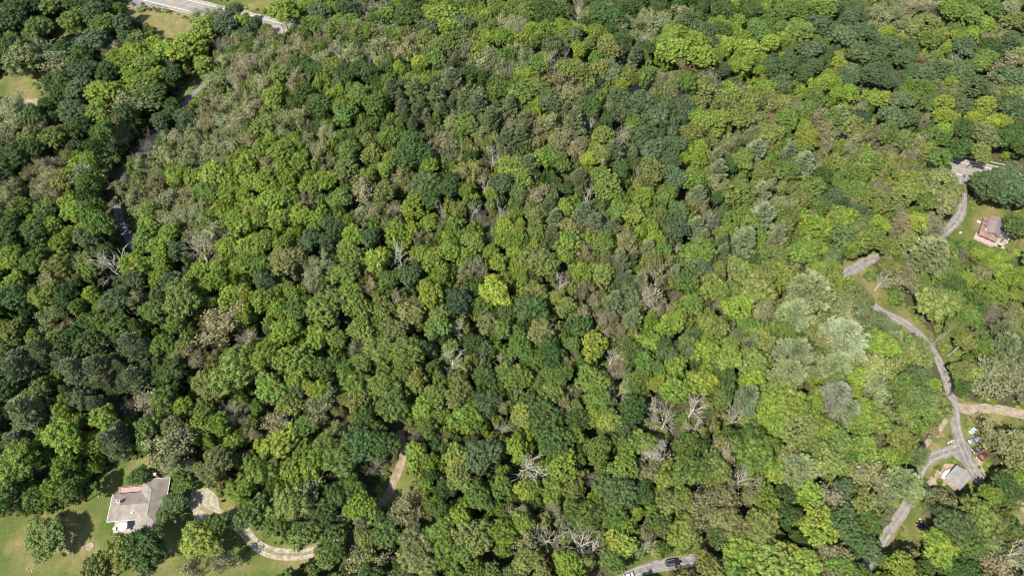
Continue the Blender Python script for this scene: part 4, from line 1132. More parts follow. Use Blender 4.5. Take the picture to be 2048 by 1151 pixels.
# hip-roofed house on the west lawn
H1 = (-122.0, 60.0)
z1 = float(terr(*H1))
h1 = empty('house', (H1[0], H1[1], z1), math.radians(5.0), label='grey hip-roofed house with a pink deck and white patio furniture on the lawn', cat='house')
poly_prism('wall', [(-9.0, -4.0), (-.0, -4.0), (-.0, 3.7), (-9.0, 3.7)], -.4, 2.85, M['concrete'], h1)
poly_prism('wall', [(.3, -7.6), (7.7, -7.6), (7.7, 7.7), (.3, 7.7)], -.4, 2.86, M['concrete'], h1)
hip_roof('roof', -9.6, 3.6, -4.6, 4.3, 3.0, 1.95, 'x', M['shingle'], h1, True, False)
hip_roof('roof', -.3, 8.3, -8.2, 8.3, 3.03, 1.98, 'y', M['shingle'], h1)
ridge_cap((-5.15, -.15, 4.97), (3.9, -.15, 4.97), M['shingle'], h1)
ridge_cap((4.0, -3.9, 5.03), (4.0, 4.0, 5.03), M['shingle'], h1)
for a, b in (((-9.55, -4.55, 3.02), (-5.15, -.15, 4.97)), ((-9.55, 4.25, 3.02), (-5.15, -.15, 4.97)), ((-.25, -8.15, 3.05), (4, -3.9, 5.03)), ((8.25, -8.15, 3.05), (4, -3.9, 5.03)),
             ((-.25, 8.25, 3.05), (4, 4.0, 5.03)), ((8.25, 8.25, 3.05), (4, 4.0, 5.03))):
    ridge_cap(a, b, M['shingle'], h1, .22)
gutter(-9.62, -4.68, -.3, -4.68, 2.93, h1)
gutter(-9.68, -4.5, -9.68, 4.2, 2.94, h1)
gutter(-.35, -8.28, 8.3, -8.28, 2.95, h1)
gutter(8.38, -8.1, 8.38, 8.2, 2.96, h1)
gutter(-.3, 8.38, 8.3, 8.38, 2.97, h1)
ch = box('chimney', (-5.9, 1.0, 4.75), (.95, .8, 1.9), M['white'], h1, .03)
box('flue', (-5.9, 1.0, 5.85), (.4, .35, .35), M['dark'], ch)
box('chimney_cap', (-5.9, 1.0, 5.72), (1.1, .95, .08), M['stone'], ch)
for (vx, vy, vz, s) in ((-1.6, -2.6, 3.95, .75), (-1.2, -2.0, 4.2, .45)):
    box('roof_vent', (vx, vy, vz), (s, s * .7, .35), M['white'], h1, .04)
st = box('chimney', (4.2, 9.1, 2.6), (.8, .7, 5.8), M['brick'], h1, .03)
box('chimney_cap', (4.2, 9.1, 5.55), (.95, .85, .12), M['stone'], st)
dk = bmesh.new()
for i in range(11):
    bx(dk, -4.9, 4.15 + .26 * i, 1.0, 7.9, .235, .07)
from_bm('deck', dk, M['pink'], h1, kind='stuff')
for i in range(6):
    box('deck_post', (-8.7 + i * 1.52, 6.9, .35), (.12, .12, 2.4), M['wood'], h1)
box('railing', (-4.9, 6.92, 1.75), (7.9, .1, .08), M['wood'], h1)
box('railing', (-8.8, 5.5, 1.75), (.1, 2.7, .08), M['wood'], h1)
for (x, y, rz) in ((-7.3, -4.0, 0), (-2.0, -4.0, 0), (-9.0, -1.5, -math.pi / 2), (-9.0, 2.0, -math.pi / 2), (2.2, -7.6, 0), (5.6, -7.6, 0),
                   (7.7, -4.5, math.pi / 2), (7.7, 0.5, math.pi / 2), (7.7, 5.0, math.pi / 2), (2.2, 7.7, math.pi), (5.8, 7.7, math.pi)):
    window(x, y, 1.55, 1.3, 1.1, rz, h1)
door(-4.6, -4.0, 0, 1.0, 2.1, 0, h1, 'rose')
poly_prism('patio', [(-8.4, -7.6), (-.5, -7.9), (-.5, -4.1), (-8.4, -4.1)], -.3, .12, M['concrete'], h1)
HOUSES.append((H1[0], H1[1], 9.5))

def loc_of(base, x, y, rz):
    c, s = math.cos(rz), math.sin(rz)
    return base[0] + x * c - y * s, base[1] + x * s + y * c

def canopy_umbrella(x, y, z):
    e = empty('patio_umbrella', (x, y, z), .2, label='white octagonal patio umbrella beside the south wall of the hip-roofed house', cat='umbrella')
    bm = bmesh.new()
    cyl(bm, (0, 0, 0), (0, 0, 2.6), .03, .03, 8); from_bm('pole', bm, M['galv'], e)
    bm = bmesh.new()
    top = bm.verts.new((0, 0, 2.75)); ring = [bm.verts.new((1.55 * math.cos(a), 1.55 * math.sin(a), 2.2)) for a in [math.pi / 4 * k + .39 for k in range(8)]]
    lo = [bm.verts.new((v.co.x, v.co.y, 2.05)) for v in ring]
    for i in range(8):
        bm.faces.new((top, ring[i], ring[(i + 1) % 8])); bm.faces.new((ring[i], lo[i], lo[(i + 1) % 8], ring[(i + 1) % 8]))
    from_bm('canopy', bm, M['white'], e)
    bm = bmesh.new(); cyl(bm, (0, 0, 0), (0, 0, .08), .3, .28, 12); from_bm('base', bm, M['stone'], e)
rz1 = math.radians(5)
ux, uy = loc_of(H1, -4.6, -6.2, rz1)
canopy_umbrella(ux, uy, z1 + .12)

def chair(x, y, z, rz, label):
    e = empty('patio_chair', (x, y, z), rz, label=label, cat='chair', group='white chairs on the house patio')
    box('seat', (0, 0, .42), (.55, .55, .06), M['white'], e)
    box('backrest', (0, .27, .75), (.55, .06, .6), M['white'], e)
    for sx in (-.24, .24):
        for sy in (-.24, .24): box('leg', (sx, sy, .2), (.05, .05, .4), M['white'], e)
        box('armrest', (sx * 1.12, 0, .64), (.06, .5, .05), M['white'], e)
for i, (x, y, a, lb) in enumerate(((-7.2, -5.6, .4, 'white patio chair nearest the west end of the patio'), (-6.9, -7.0, 1.2, 'white patio chair at the outer corner of the patio'),
                                   (-3.0, -7.1, -.8, 'white patio chair just east of the white umbrella'))):
    cx_, cy_ = loc_of(H1, x, y, rz1)
    chair(cx_, cy_, z1 + .12, a, lb)
tx, ty = loc_of(H1, -7.9, -6.3, rz1)
te = empty('patio_table', (tx, ty, z1 + .12), .3, label='small round white table between the patio chairs of the hip-roofed house', cat='table')
bm = bmesh.new(); cyl(bm, (0, 0, .7), (0, 0, .75), .55, .55, 14); from_bm('tabletop', bm, M['white'], te)
bm = bmesh.new(); cyl(bm, (0, 0, 0), (0, 0, .7), .05, .05, 8); from_bm('leg', bm, M['white'], te)

# rose gable house in the north-east
H2 = (199.6, 172.4)
z2 = float(terr(*H2))
rz2 = math.radians(-32.5)
h2 = empty('house', (H2[0], H2[1], z2), rz2, label='rose-walled gable house with a mauve shingle roof and pale patio in the clearing', cat='house')
V = [(-2.3, -3.3, -.4), (2.3, -3.3, -.4), (2.3, 5.5, -.4), (-2.3, 5.5, -.4), (-2.3, -3.3, 3.55), (2.3, -3.3, 3.55), (2.3, 5.5, 3.55), (-2.3, 5.5, 3.55), (0, -3.3, 5.0), (0, 5.5, 5.0)]
F = [(0, 1, 5, 8, 4), (1, 2, 6, 5), (2, 3, 7, 9, 6), (3, 0, 4, 7), (4, 8, 9, 7), (8, 5, 6, 9)]
obj('wall', mesh_of('wall', V, F, M['rose']), h2)
poly_prism('wall', [(-4.2, -3.0), (-2.32, -3.0), (-2.32, 5.0), (-4.2, 5.0)], -.4, 2.3, M['rose'], h2)
def slope(name, pts, th, mat, parent):
    bm = bmesh.new()
    a = [bm.verts.new(p) for p in pts]; b = [bm.verts.new((p[0], p[1], p[2] - th)) for p in pts]
    n = len(pts)
    bm.faces.new(a); bm.faces.new(b[::-1])
    for i in range(n): bm.faces.new((a[i], b[i], b[(i + 1) % n], a[(i + 1) % n]))
    return from_bm(name, bm, mat, parent)
slope('roof', [(0, -4.1, 5.25), (0, 6.0, 5.25), (-2.75, 6.0, 3.55), (-2.75, -4.1, 3.55)], .14, M['shingle2'], h2)
slope('roof', [(0.001, -4.1, 5.25), (2.75, -4.1, 3.55), (2.75, 6.0, 3.55), (0.001, 6.0, 5.25)], .14, M['shingle2'], h2)
ridge_cap((0, -4.1, 5.26), (0, 6.0, 5.26), M['shingle2'], h2)
slope('porch_roof', [(-2.5, -3.6, 3.45), (-2.5, 5.4, 3.45), (-4.7, 5.4, 2.45), (-4.7, -3.6, 2.45)], .12, M['rose_roof'], h2)
slope('porch_roof', [(-4.6, -3.4, 3.0), (-4.6, -5.3, 2.35), (2.5, -5.3, 2.35), (2.5, -3.4, 3.0)], .12, M['rose_roof'], h2)
for y in (-.2, 2.4):
    slope('skylight', [(-3.3, y, 3.12), (-3.3, y + .8, 3.12), (-3.9, y + .8, 2.86), (-3.9, y, 2.86)], .06, M['glass'], h2)
box('roof_vent', (-3.0, -2.2, 3.5), (.5, .5, .4), M['white'], h2, .03)
window(0, -3.3, 3.9, 1.2, .9, 0, h2)
window(-1.3, -3.3, 1.5, 1.1, 1.1, 0, h2)
door(1.0, -3.3, .3, .95, 2.0, 0, h2)
for y in (-1.5, 1.2, 3.8):
    window(-4.2, y, 1.3, 1.0, 1.0, -math.pi / 2, h2)
    window(2.3, y, 1.7, 1.1, 1.1, math.pi / 2, h2)
poly_prism('deck', [(-5.2, -6.6), (2.4, -6.6), (2.4, -3.35), (-5.2, -3.35)], -.3, .45, M['pink'], h2)
for i in range(6): box('deck_post', (-5.1 + i * 1.48, -6.5, .8), (.14, .14, 1.0 if i % 5 else 2.0), M['white'], h2)
box('railing', (-1.4, -6.52, 1.3), (7.5, .12, .1), M['white'], h2)
box('railing', (-5.15, -5.0, 1.3), (.12, 3.0, .1), M['white'], h2)
for i in range(4): box('post', (-4.3 + i * 2.2, -5.1, 1.4), (.13, .13, 2.0), M['white'], h2)
box('steps', (-6.0, -5.8, .1), (1.2, 1.2, .3), M['white'], h2)
box('steps', (-5.3, 4.0, .1), (1.4, .9, .3), M['white'], h2)
V = [(2.7, -5.4), (7.2, -4.8), (7.7, 4.2), (3.2, 4.4)]
pt = obj('patio', None, h2) if False else poly_prism('patio', V, -.4, .1, M['concrete'], h2)
HOUSES.append((H2[0], H2[1], 8.5))
x_, y_ = loc_of(H2, 5.2, -.6, rz2)
te = empty('patio_table', (x_, y_, z2 + .1), 0, label='brown round garden table on the pale patio of the rose gable house', cat='table')
bm = bmesh.new(); cyl(bm, (0, 0, .7), (0, 0, .76), .65, .65, 14); from_bm('tabletop', bm, M['wood'], te)
bm = bmesh.new(); cyl(bm, (0, 0, 0), (0, 0, .7), .07, .05, 8); from_bm('leg', bm, M['wood'], te)
for i, (a, lb) in enumerate(((.3, 'uphill side of the round garden table'), (1.9, 'side of the garden table towards the house'), (3.4, 'downhill side of the round garden table'), (4.9, 'side of the garden table away from the house'))):
    e = empty('garden_chair', (x_ + 1.15 * math.cos(a), y_ + 1.15 * math.sin(a), z2 + .1), a - math.pi / 2, label='brown wooden garden chair on the ' + lb, cat='chair', group='chairs round the garden table')
    box('seat', (0, 0, .42), (.5, .5, .07), M['rose'], e)
    box('backrest', (0, .24, .72), (.5, .06, .55), M['wood'], e)
    for sx in (-.2, .2):
        for sy in (-.2, .2): box('leg', (sx, sy, .2), (.05, .05, .4), M['wood'], e)
x_, y_ = loc_of(H2, 6.8, 3.0, rz2)
box('planter', (x_, y_, z2 + .35), (.7, .7, .5), M['dark'], None, .03, label='dark square planter at the edge of the pale patio near the trees', cat='planter')
x_, y_ = loc_of(H2, 4.6, -5.0, rz2)
bm = bmesh.new(); bx(bm, 0, 0, .75, 1.3, .6, .35); bx(bm, 0, 0, .35, 1.1, .1, .7); bx(bm, .75, 0, .65, .35, .5, .04)
g_ = from_bm('grill', bm, M['dark'], None, label='dark covered grill standing on the south corner of the pale patio', cat='grill')
g_.location = (x_, y_, z2 + .1); g_.rotation_euler = (0, 0, rz2)

# small garage by the lane loop
H3 = (150.3, 69.5)
z3 = float(terr(*H3))
rz3 = math.radians(39)
h3 = empty('garage', (H3[0], H3[1], z3), rz3, label='small grey garage with a light shingle gable roof inside the lane loop', cat='garage')
V = [(-3.2, -2.3, -.4), (3.0, -2.3, -.4), (3.0, 2.3, -.4), (-3.2, 2.3, -.4), (-3.2, -2.3, 2.45), (3.0, -2.3, 2.45), (3.0, 2.3, 2.45), (-3.2, 2.3, 2.45), (-3.2, 0, 3.6), (3.0, 0, 3.6)]
F = [(0, 1, 5, 4), (1, 2, 6, 9, 5), (2, 3, 7, 6), (3, 0, 4, 8, 7), (4, 5, 9, 8), (8, 9, 6, 7)]
obj('wall', mesh_of('wall', V, F, M['wood']), h3)
slope('roof', [(-3.6, 0, 3.78), (3.4, 0, 3.78), (3.4, 2.75, 2.5), (-3.6, 2.75, 2.5)][::-1], .14, M['shingle3'], h3)
slope('roof', [(-3.6, -.001, 3.78), (3.4, -.001, 3.78), (3.4, -2.75, 2.5), (-3.6, -2.75, 2.5)], .14, M['shingle3'], h3)
ridge_cap((-3.6, 0, 3.8), (3.4, 0, 3.8), M['concrete'], h3, .25)
door(3.0, 0, 0, 2.6, 2.1, math.pi / 2, h3)
window(0, -2.3, 1.4, .9, .8, 0, h3)
window(-3.2, 0, 1.4, .9, .8, -math.pi / 2, h3)
HOUSES.append((H3[0], H3[1], 4.5))

# ------------------------------------------------------------------ vehicles
TYRE = rough_mat('tyre_rubber', (.02, .02, .02, 1), .3, 6, .8, .2)
LAMP = rough_mat('headlamp_glass', (.75, .75, .72, 1), .1, 6, .15, .6)
TAIL = rough_mat('tail_lamp', (.35, .02, .02, 1), .1, 6, .2, .6)
def car(name, x, y, rz, paint, label, L_=4.6, W=1.82, suv=False, door_open=False, group=None, truck=False):
    z = float(terr(x, y)) + .08
    e = empty(name, (x, y, z), rz, label=label, cat='suv' if suv else 'car', group=group)
    H_ = 1.72 if suv else 1.42
    belt = 1.02 if suv else .88
    h = L_ / 2
    # stations: x, half width, top height at that station
    st = [(-h, W * .40, belt * .70), (-h + .10, W * .46, belt * .92), (-h + .5, W * .5, belt), (-.8, W * .5, belt + .02), (.7, W * .5, belt), (h - .9, W * .495, belt * .93), (h - .25, W * .45, belt * .80), (h, W * .36, belt * .62)]
    bm = bmesh.new()
    rings_ = []
    for (sx, hw, tz) in st:
        zl = .28
        rr = [(-hw * .9, zl), (-hw, zl + .15), (-hw, tz - .2), (-hw * .93, tz - .05), (-hw * .7, tz), (hw * .7, tz), (hw * .93, tz - .05), (hw, tz - .2), (hw, zl + .15), (hw * .9, zl)]
        rings_.append([bm.verts.new((sx, a, b)) for a, b in rr])
    for i in range(len(rings_) - 1):
        for j in range(10):
            bm.faces.new((rings_[i][j], rings_[i][(j + 1) % 10], rings_[i + 1][(j + 1) % 10], rings_[i + 1][j]))
    bm.faces.new(rings_[0][::-1]); bm.faces.new(rings_[-1])
    body = from_bm('body', bm, paint, e, smooth=False)
    x0, x1 = (-h + .12, .95) if suv else (-h + .75, .95)
    r0, r1 = (-h + .42, .35) if suv else (-h + 1.35, .2)
    if truck: x0, r0 = -.5, -.35
    def ring(xa, xb, hw, zz): return [(xa, -hw, zz), (xb, -hw, zz), (xb, hw, zz), (xa, hw, zz)]
    A = ring(x0, x1, W * .46, belt - .02); B = ring(r0, r1, W * .38, H_ - .05)
    obj('windows', mesh_of('windows', A + B, [(0, 1, 5, 4), (1, 2, 6, 5), (2, 3, 7, 6), (3, 0, 4, 7), (4, 5, 6, 7)], M['glass']), e)
    bm = bmesh.new()
    bx(bm, (r0 + r1) / 2, 0, H_ - .01, (r1 - r0) + .12, W * .78, .07)
    rf = from_bm('roof', bm, paint, e, bevel=.03)
    for (xa, xb) in ((x1, r1), (x0, r0)):
        for s in (-1, 1):
            bm = bmesh.new(); cyl(bm, (xa, s * W * .46, belt - .02), (xb, s * W * .385, H_ - .03), .045, .04, 5); from_bm('pillar', bm, paint, e)
    if suv:
        for s in (-1, 1): box('roof_rail', ((r0 + r1) / 2, s * W * .33, H_ + .08), (r1 - r0 - .3, .05, .06), M['galv'], rf)
    for sx in (-h + .85, h - .85):
        for s in (-1, 1):
            bm = bmesh.new(); cyl(bm, (sx, s * W * .40, .34), (sx, s * W * .52, .34), .36, .36, 14)
            wh = from_bm('wheel', bm, TYRE, e)
            bm = bmesh.new(); cyl(bm, (sx, s * W * .47, .34), (sx, s * W * .528, .34), .21, .19, 10); from_bm('rim', bm, M['galv'], wh)
    for s in (-1, 1):
        box('headlight', (h - .14, s * W * .34, belt * .68), (.22, .34, .14), LAMP, e, .02)
        box('tail_light', (-h + .06, s * W * .38, belt * .78), (.1, .26, .2), TAIL, e, .02)
        box('mirror', (.72, s * W * .56, belt + .06), (.14, .2, .13), paint, e, .03)
    box('bumper', (h - .05, 0, .42), (.16, W * .8, .18), M['dark'], e, .04)
    if door_open:
        box('door', (.45, -W * .5 - .38, .66), (.08, .85, .62), paint, e, .03, rz=.25)
    return e
P_black = car_paint('black_paint', (.012, .013, .016, 1))
P_brown = car_paint('brown_paint', (.045, .028, .026, 1))
P_silver = car_paint('silver_blue_paint', (.22, .25, .28, 1))
P_maroon = car_paint('maroon_paint', (.06, .025, .032, 1))
P_red = car_paint('red_paint', (.13, .018, .024, 1))
P_white = car_paint('white_car_paint', (.55, .55, .55, 1))
R_ = math.radians
car('parked_car', 161.4, 82.8, R_(197), P_silver, 'silver-blue sedan, uppermost of the three cars parked beside the lane', group='cars parked beside the lane')
car('parked_car', 161.7, 79.9, R_(202), P_maroon, 'dark maroon sedan parked between the silver and the red car', L_=4.8, group='cars parked beside the lane')
car('parked_car', 162.2, 77.2, R_(206), P_red, 'bright red hatchback, lowest of the three cars parked beside the lane', L_=4.3, group='cars parked beside the lane')
car('parked_truck', 134.7, 53.4, R_(142), P_brown, 'dark brown pickup truck parked on the grass east of the lower lane', L_=5.2, W=1.9, suv=True)
car('suv', 50.9, 42.4, R_(9), P_black, 'black suv with a door ajar stopped on the gravel road at the bottom', L_=4.9, W=1.95, suv=True, door_open=True)
wx, wy, _z = at(1254, 1153, .7)
car('white_car', wx, wy, R_(200), P_white, 'white car cut off by the bottom edge on the gravel road', L_=4.5)

# ------------------------------------------------------------------ small things
def pole(px, py, H_, label, arms=1, tint=(.33, .29, .24)):
    x, y, z = at(px, py)
    e = empty('utility_pole', (x, y, z), random.uniform(-.3, .3), label=label, cat='utility pole', group='utility poles along the lanes')
    bm = bmesh.new(); cyl(bm, (0, 0, -.3), (0, 0, H_), .17, .12, 8); from_bm('pole', bm, M['stone'], e)
    for k in range(arms):
        box('crossarm', (0, .16, H_ - .5 - k * .7), (2.2, .12, .12), M['wood'], e)
    for s in (-.9, 0, .9):
        bm = bmesh.new(); cyl(bm, (s, .16, H_ - .44), (s, .16, H_ - .22), .06, .04, 6); from_bm('insulator', bm, M['white'], e)
pole(341, 183, 10, 'thin pale utility pole in the shade beside the west lane bend')
pole(347, 190, 8, 'shorter utility pole just below the taller one at the west lane bend')
pole(221, 465, 9, 'pale utility pole in the dark gap left of the west lane')
pole(1896, 711, 9, 'white-grey utility pole leaning into view beside the hill lane')
pole(1912, 790, 7.5, 'utility pole close above the lane junction in the east')

def rocks(name, px, py, n, spread, size, mat, label, cat='rock pile', seed=0):
    rng = np.random.RandomState(seed)
    x, y, z = at(px, py)
    e = empty(name, (x, y, z), 0, label=label, cat=cat)
    iv, if_ = ico()
    for i in range(n):
        s = size * rng.uniform(.5, 1.3)
        v = iv * (1 + rng.uniform(-.25, .25, len(iv))[:, None]) * np.array([s, s * rng.uniform(.6, 1), s * .6])
        o = obj('stone', mesh_of('stone', v, if_.tolist(), M[mat]), e)
        o.location = (rng.normal() * spread, rng.normal() * spread, s * .3)
        o.rotation_euler = (0, 0, rng.uniform(0, 6.3))
rocks('rock_pile', 1898, 882, 9, .9, .35, 'stone', 'scattered white stones on the grass left of the lane above the fork', seed=1)
rocks('rock_pile', 1848, 1045, 10, .8, .35, 'stone', 'small heap of white stones beside the parked brown truck', seed=2)
rocks('rubble_pile', 1966, 935, 12, 1.0, .4, 'dirt', 'heap of orange-brown rubble below the red car', seed=3)
rocks('rock_pile', 65, 1134, 7, .9, .28, 'wood', 'little grey brush pile on the lawn near the bottom corner', 'brush pile', seed=4)
rocks('stump', 197, 991, 2, .25, .5, 'wood', 'dark tree stump on the lawn above the hip-roofed house', 'stump', seed=5)

x, y, z = at(181, 1092)
e = empty('fire_ring', (x, y, z), 0, label='round stone fire ring on the lawn below the hip-roofed house', cat='fire pit')
for i in range(12):
    a = i * math.pi / 6
    box('stone', (1.0 * math.cos(a), 1.0 * math.sin(a), .12), (.42, .25, .28), M['stone'], e, .04, rz=a + math.pi / 2)
bm = bmesh.new(); cyl(bm, (0, 0, .0), (0, 0, .09), .85, .85, 14); from_bm('ash_bed', bm, M['dirt'], e)
x, y, z = at(140, 1105)
bm = bmesh.new(); cyl(bm, (-1.6, .6, .12), (1.5, -.6, .1), .09, .05, 6); cyl(bm, (.2, -.05, .1), (1.1, .6, .3), .05, .02, 5)
o = from_bm('fallen_branch', bm, M['stone'], None, label='pale fallen branch lying on the lawn beside the round tree', cat='branch'); o.location = (x, y, z)

# stone edging and low fence south of the house
x, y, z = at(288, 1074)
e = empty('garden_wall', (x, y, z), math.radians(2), label='low pale stone garden wall south of the hip-roofed house', cat='wall')
rng = random.Random(3)
for i in range(14):
    box('stone', (-4.2 + i * .62, rng.uniform(-.05, .05), .2), (.56, .38, rng.uniform(.4, .55)), M['stone'], e, .05)
# boat under a white cover beside the garage
x, y, z = at(1893, 946, .6)
bm = bmesh.new()
n = 9
rg = []
for i in range(n):
    t_ = i / (n - 1)
    hw = 1.05 * math.sin(math.pi * min(1, .18 + t_ * .8)) ** .7 * (1 if t_ < .7 else 1 - (t_ - .7) * 1.6)
    zt = .9 + .35 * math.sin(t_ * 9) * .3 + .2
    rg.append([bm.verts.new((-2.3 + 4.6 * t_, a * hw, b)) for a, b in ((-1, .25), (-1.05, .6), (-.55, zt), (0, zt + .22), (.55, zt), (1.05, .6), (1, .25))])
for i in range(n - 1):
    for j in range(6): bm.faces.new((rg[i][j], rg[i][j + 1], rg[i + 1][j + 1], rg[i + 1][j]))
bm.faces.new(rg[0]); bm.faces.new(rg[-1][::-1])
o = from_bm('covered_trailer', bm, M['white'], None, smooth=True, label='white tarp-covered load standing beside the garage wall', cat='covered load')
o.location = (x, y, float(terr(x, y))); o.rotation_euler = (0, 0, math.radians(48))
# paddling pool and white kerb boards by the parked cars
x, y, z = at(1942, 862)
e = empty('paddling_pool', (x, y, z), .5, label='small light blue paddling pool with a white rim above the silver car', cat='pool')
BLUE = rough_mat('light_blue_plastic', (.16, .28, .34, 1), .15, 2, .3, .5)
bm = bmesh.new(); cyl(bm, (0, 0, .0), (0, 0, .28), .95, 1.0, 16); from_bm('basin', bm, BLUE, e)
bm = bmesh.new()
for k in range(16):
    a0, a1 = k * math.pi / 8, (k + 1) * math.pi / 8
    cyl(bm, (math.cos(a0), math.sin(a0), .3), (math.cos(a1), math.sin(a1), .3), .09, .09, 6)
from_bm('rim', bm, M['white'], e)
x, y, z = at(1950, 858)
o = box('white_board', (0, 0, 0), (.5, 1.7, .15), M['white'], None, label='white plank lying on the grass beside the paddling pool', cat='plank')
o.location = (x, y, z + .1); o.rotation_euler = (0, 0, .7)
e = empty('edging', at(1960, 880), 0, label='row of cream timber edging boards behind the parked cars', cat='edging')
for i in range(6):
    a, b = at(1952 + i * 3.6, 869 + i * 5.4), at(1960, 880)
    box('board', (a[0] - b[0], a[1] - b[1], .12), (.9, .22, .25), M['paint'] if i % 2 else M['stone'], e, .02, rz=-.95)
x, y, z = at(1927, 977)
bm = bmesh.new(); cyl(bm, (0, 0, 0), (0, 0, .85), .32, .32, 12); cyl(bm, (0, 0, .3), (0, 0, .34), .34, .34, 12)
o = from_bm('barrel', bm, rough_mat('blue_plastic', (.05, .12, .4, 1), .2, 3, .4, .4), None, label='blue barrel in the shade below the garage', cat='barrel'); o.location = (x, y, z)
x, y, z = at(1926, 355)
e = empty('mailbox', (x, y, z), .3, label='dark mailbox where the hill lane meets the highway', cat='mailbox')
box('post', (0, 0, .5), (.12, .12, 1.1), M['wood'], e); box('box', (0, 0, 1.2), (.5, .9, .45), M['dark'], e, .08); box('flag', (.28, .2, 1.4), (.03, .08, .25), P_red, e)
# white items on the rose lawn
x, y, z = at(1920, 466)
o = box('utility_box', (0, 0, .35), (.8, .6, .7), M['white'], None, .05, label='small white utility box at the lawn edge left of the gable house', cat='utility box'); o.location = (x, y, z)

# guardrail on the far side of the highway in the east gap
def guardrail(i0, i1, off, label):
    seg = hl[i0:i1]
    d = np.gradient(seg, axis=0); d /= np.linalg.norm(d, axis=1)[:, None]
    nr = np.stack([-d[:, 1], d[:, 0]], -1)
    pts = [(p[0] + q[0] * off, p[1] + q[1] * off) for p, q in zip(seg, nr)]
    o0 = (pts[0][0], pts[0][1], float(terr(*pts[0])))
    e = empty('guardrail', o0, 0, label=label, cat='guardrail')
    bm = bmesh.new()
    for a, b in zip(pts[:-1], pts[1:]):
        for zz in (.55, .72):
            cyl(bm, (a[0] - o0[0], a[1] - o0[1], float(terr(*a)) - o0[2] + zz), (b[0] - o0[0], b[1] - o0[1], float(terr(*b)) - o0[2] + zz), .11, .11, 5)
    from_bm('rail', bm, M['galv'], e)
    for a in pts[::2]:
        box('post', (a[0] - o0[0], a[1] - o0[1], float(terr(*a)) - o0[2] + .35), (.16, .16, .8), M['wood'], e)
ipx = [topx(p[0], p[1], 1.5)[0] for p in hl]
i0 = min(range(len(ipx)), key=lambda i: abs(ipx[i] - 1895)); i1 = min(range(len(ipx)), key=lambda i: abs(ipx[i] - 2045))
guardrail(i0, i1, 7.2, 'galvanised guardrail along the far edge of the highway gap in the east')

# fallen rust-brown boughs under the grey pine
x, y, z = at(1665, 833, 4)
RUST = leaf_mat('dead_needles', .1, .5)
tr_, br_, V, F = thin_crown(41, per=6, leaf=.42, H=7, R=5)
rm = poly_mesh('crown', [(V * np.array([.7, .7, .8]), F, 0), (br_[0] * np.array([.7, .7, .8]), br_[1], 1)], [RUST, M['pale_bark']])
e = empty('fallen_boughs', (x, y, float(terr(x, y))), 0, label='rust-brown dead needles and boughs below the grey pine', cat='dead boughs')
o = obj('crown', rm, e); o['tint'] = [.30, .115, .07, 1.0]; o['bark'] = [.4, .3, .24, 1.0]
tm_ = poly_mesh('trunk', [(tr_[0] * np.array([.7, .7, .8]), tr_[1], 0)], [M['bark']]); obj('trunk', tm_, e)

def tint_of(code):
    cs = [np.array(PAL[c]) for c in code]
    c = cs[0] if len(cs) == 1 else cs[0] * .62 + cs[1] * .38
    c = c * NPR.uniform(.84, 1.16) * np.array([NPR.uniform(.93, 1.08), 1.0, NPR.uniform(.9, 1.15)])
    return c
def bark_of(t):
    if t['kind'] == 'thin':
        c = np.array([.24, .21, .165])
    else:
        c = np.array(PAL[t['code'][0]])
        if t['kind'] in ('bare', 'fuzz') and len(t['code']) > 1: c = c * .8
    return c * NPR.uniform(.85, 1.12)

for t in T:
    t['tint'] = tint_of(t['code']); t['bark'] = bark_of(t)
    t['rz'] = random.uniform(0, 6.283)
    t['p'] = random.randrange(len(PROTO[t['kind']])); t['el'] = random.uniform(.84, 1.0)
    if t['hand'] and int(t['px']) in (88, 398, 914, 860, 990): t['p'] = int(t['px']) % 2
    t['n'] = NOM[t['kind']]
    t['in'] = -t['rpx'] < t['px'] < 2048 + t['rpx'] and -t['rpx'] < t['py'] < 1151 + t['rpx']

LANDMARKS = [('bare west lane tree', 220, 525), ('twin yellow-green crowns', 900, 592), ('forked white dead tree', 1060, 924), ('lone yellow crown', 1189, 690),
 ('grey leafless hillside tree', 395, 494), ('broad tan crown', 440, 652), ('silvery pale pine', 1694, 673), ('wide sage pine', 1619, 579), ('hip-roofed house', 275, 1005),
 ('gable house', 1990, 450), ('small garage', 1915, 948), ('black suv', 1343, 1127), ('red parked car', 1964, 913), ('drooping dead conifer', 1772, 553),
 ('round lawn tree', 88, 1072), ('dirt path opening', 790, 960), ('west lane bend', 380, 195), ('roadside meadow', 350, 50), ('dark pair on the hill', 852, 345),
 ('bluish dark crown', 1714, 242), ('highway gap', 1930, 339), ('silver ridge pine', 1512, 299), ('small lemon crown', 1836, 443), ('grey twiggy thicket', 462, 818),
 ('cluster of bare trees', 1331, 838), ('splayed dead tree', 1487, 957), ('yellow roadside crown', 1245, 1087), ('white twigged dead pair', 900, 430), ('round grey crown', 1429, 440),
 ('western clearing', 45, 190), ('large lime roadside crown', 1347, 98), ('topmost dead tree', 1157, 24), ('bright lime fan crown', 1640, 1044), ('russet boughs', 1665, 830),
 ('wide bare-limbed tree', 1988, 752), ('tan hill crown', 1171, 500), ('gravel driveway bend', 530, 1097), ('red-green forest gap', 1280, 440), ('upper highway', 600, 65), ('lane junction', 1913, 815)]
LANDMARKS = [l for l in LANDMARKS if l[0] not in ('red-green forest gap',)]
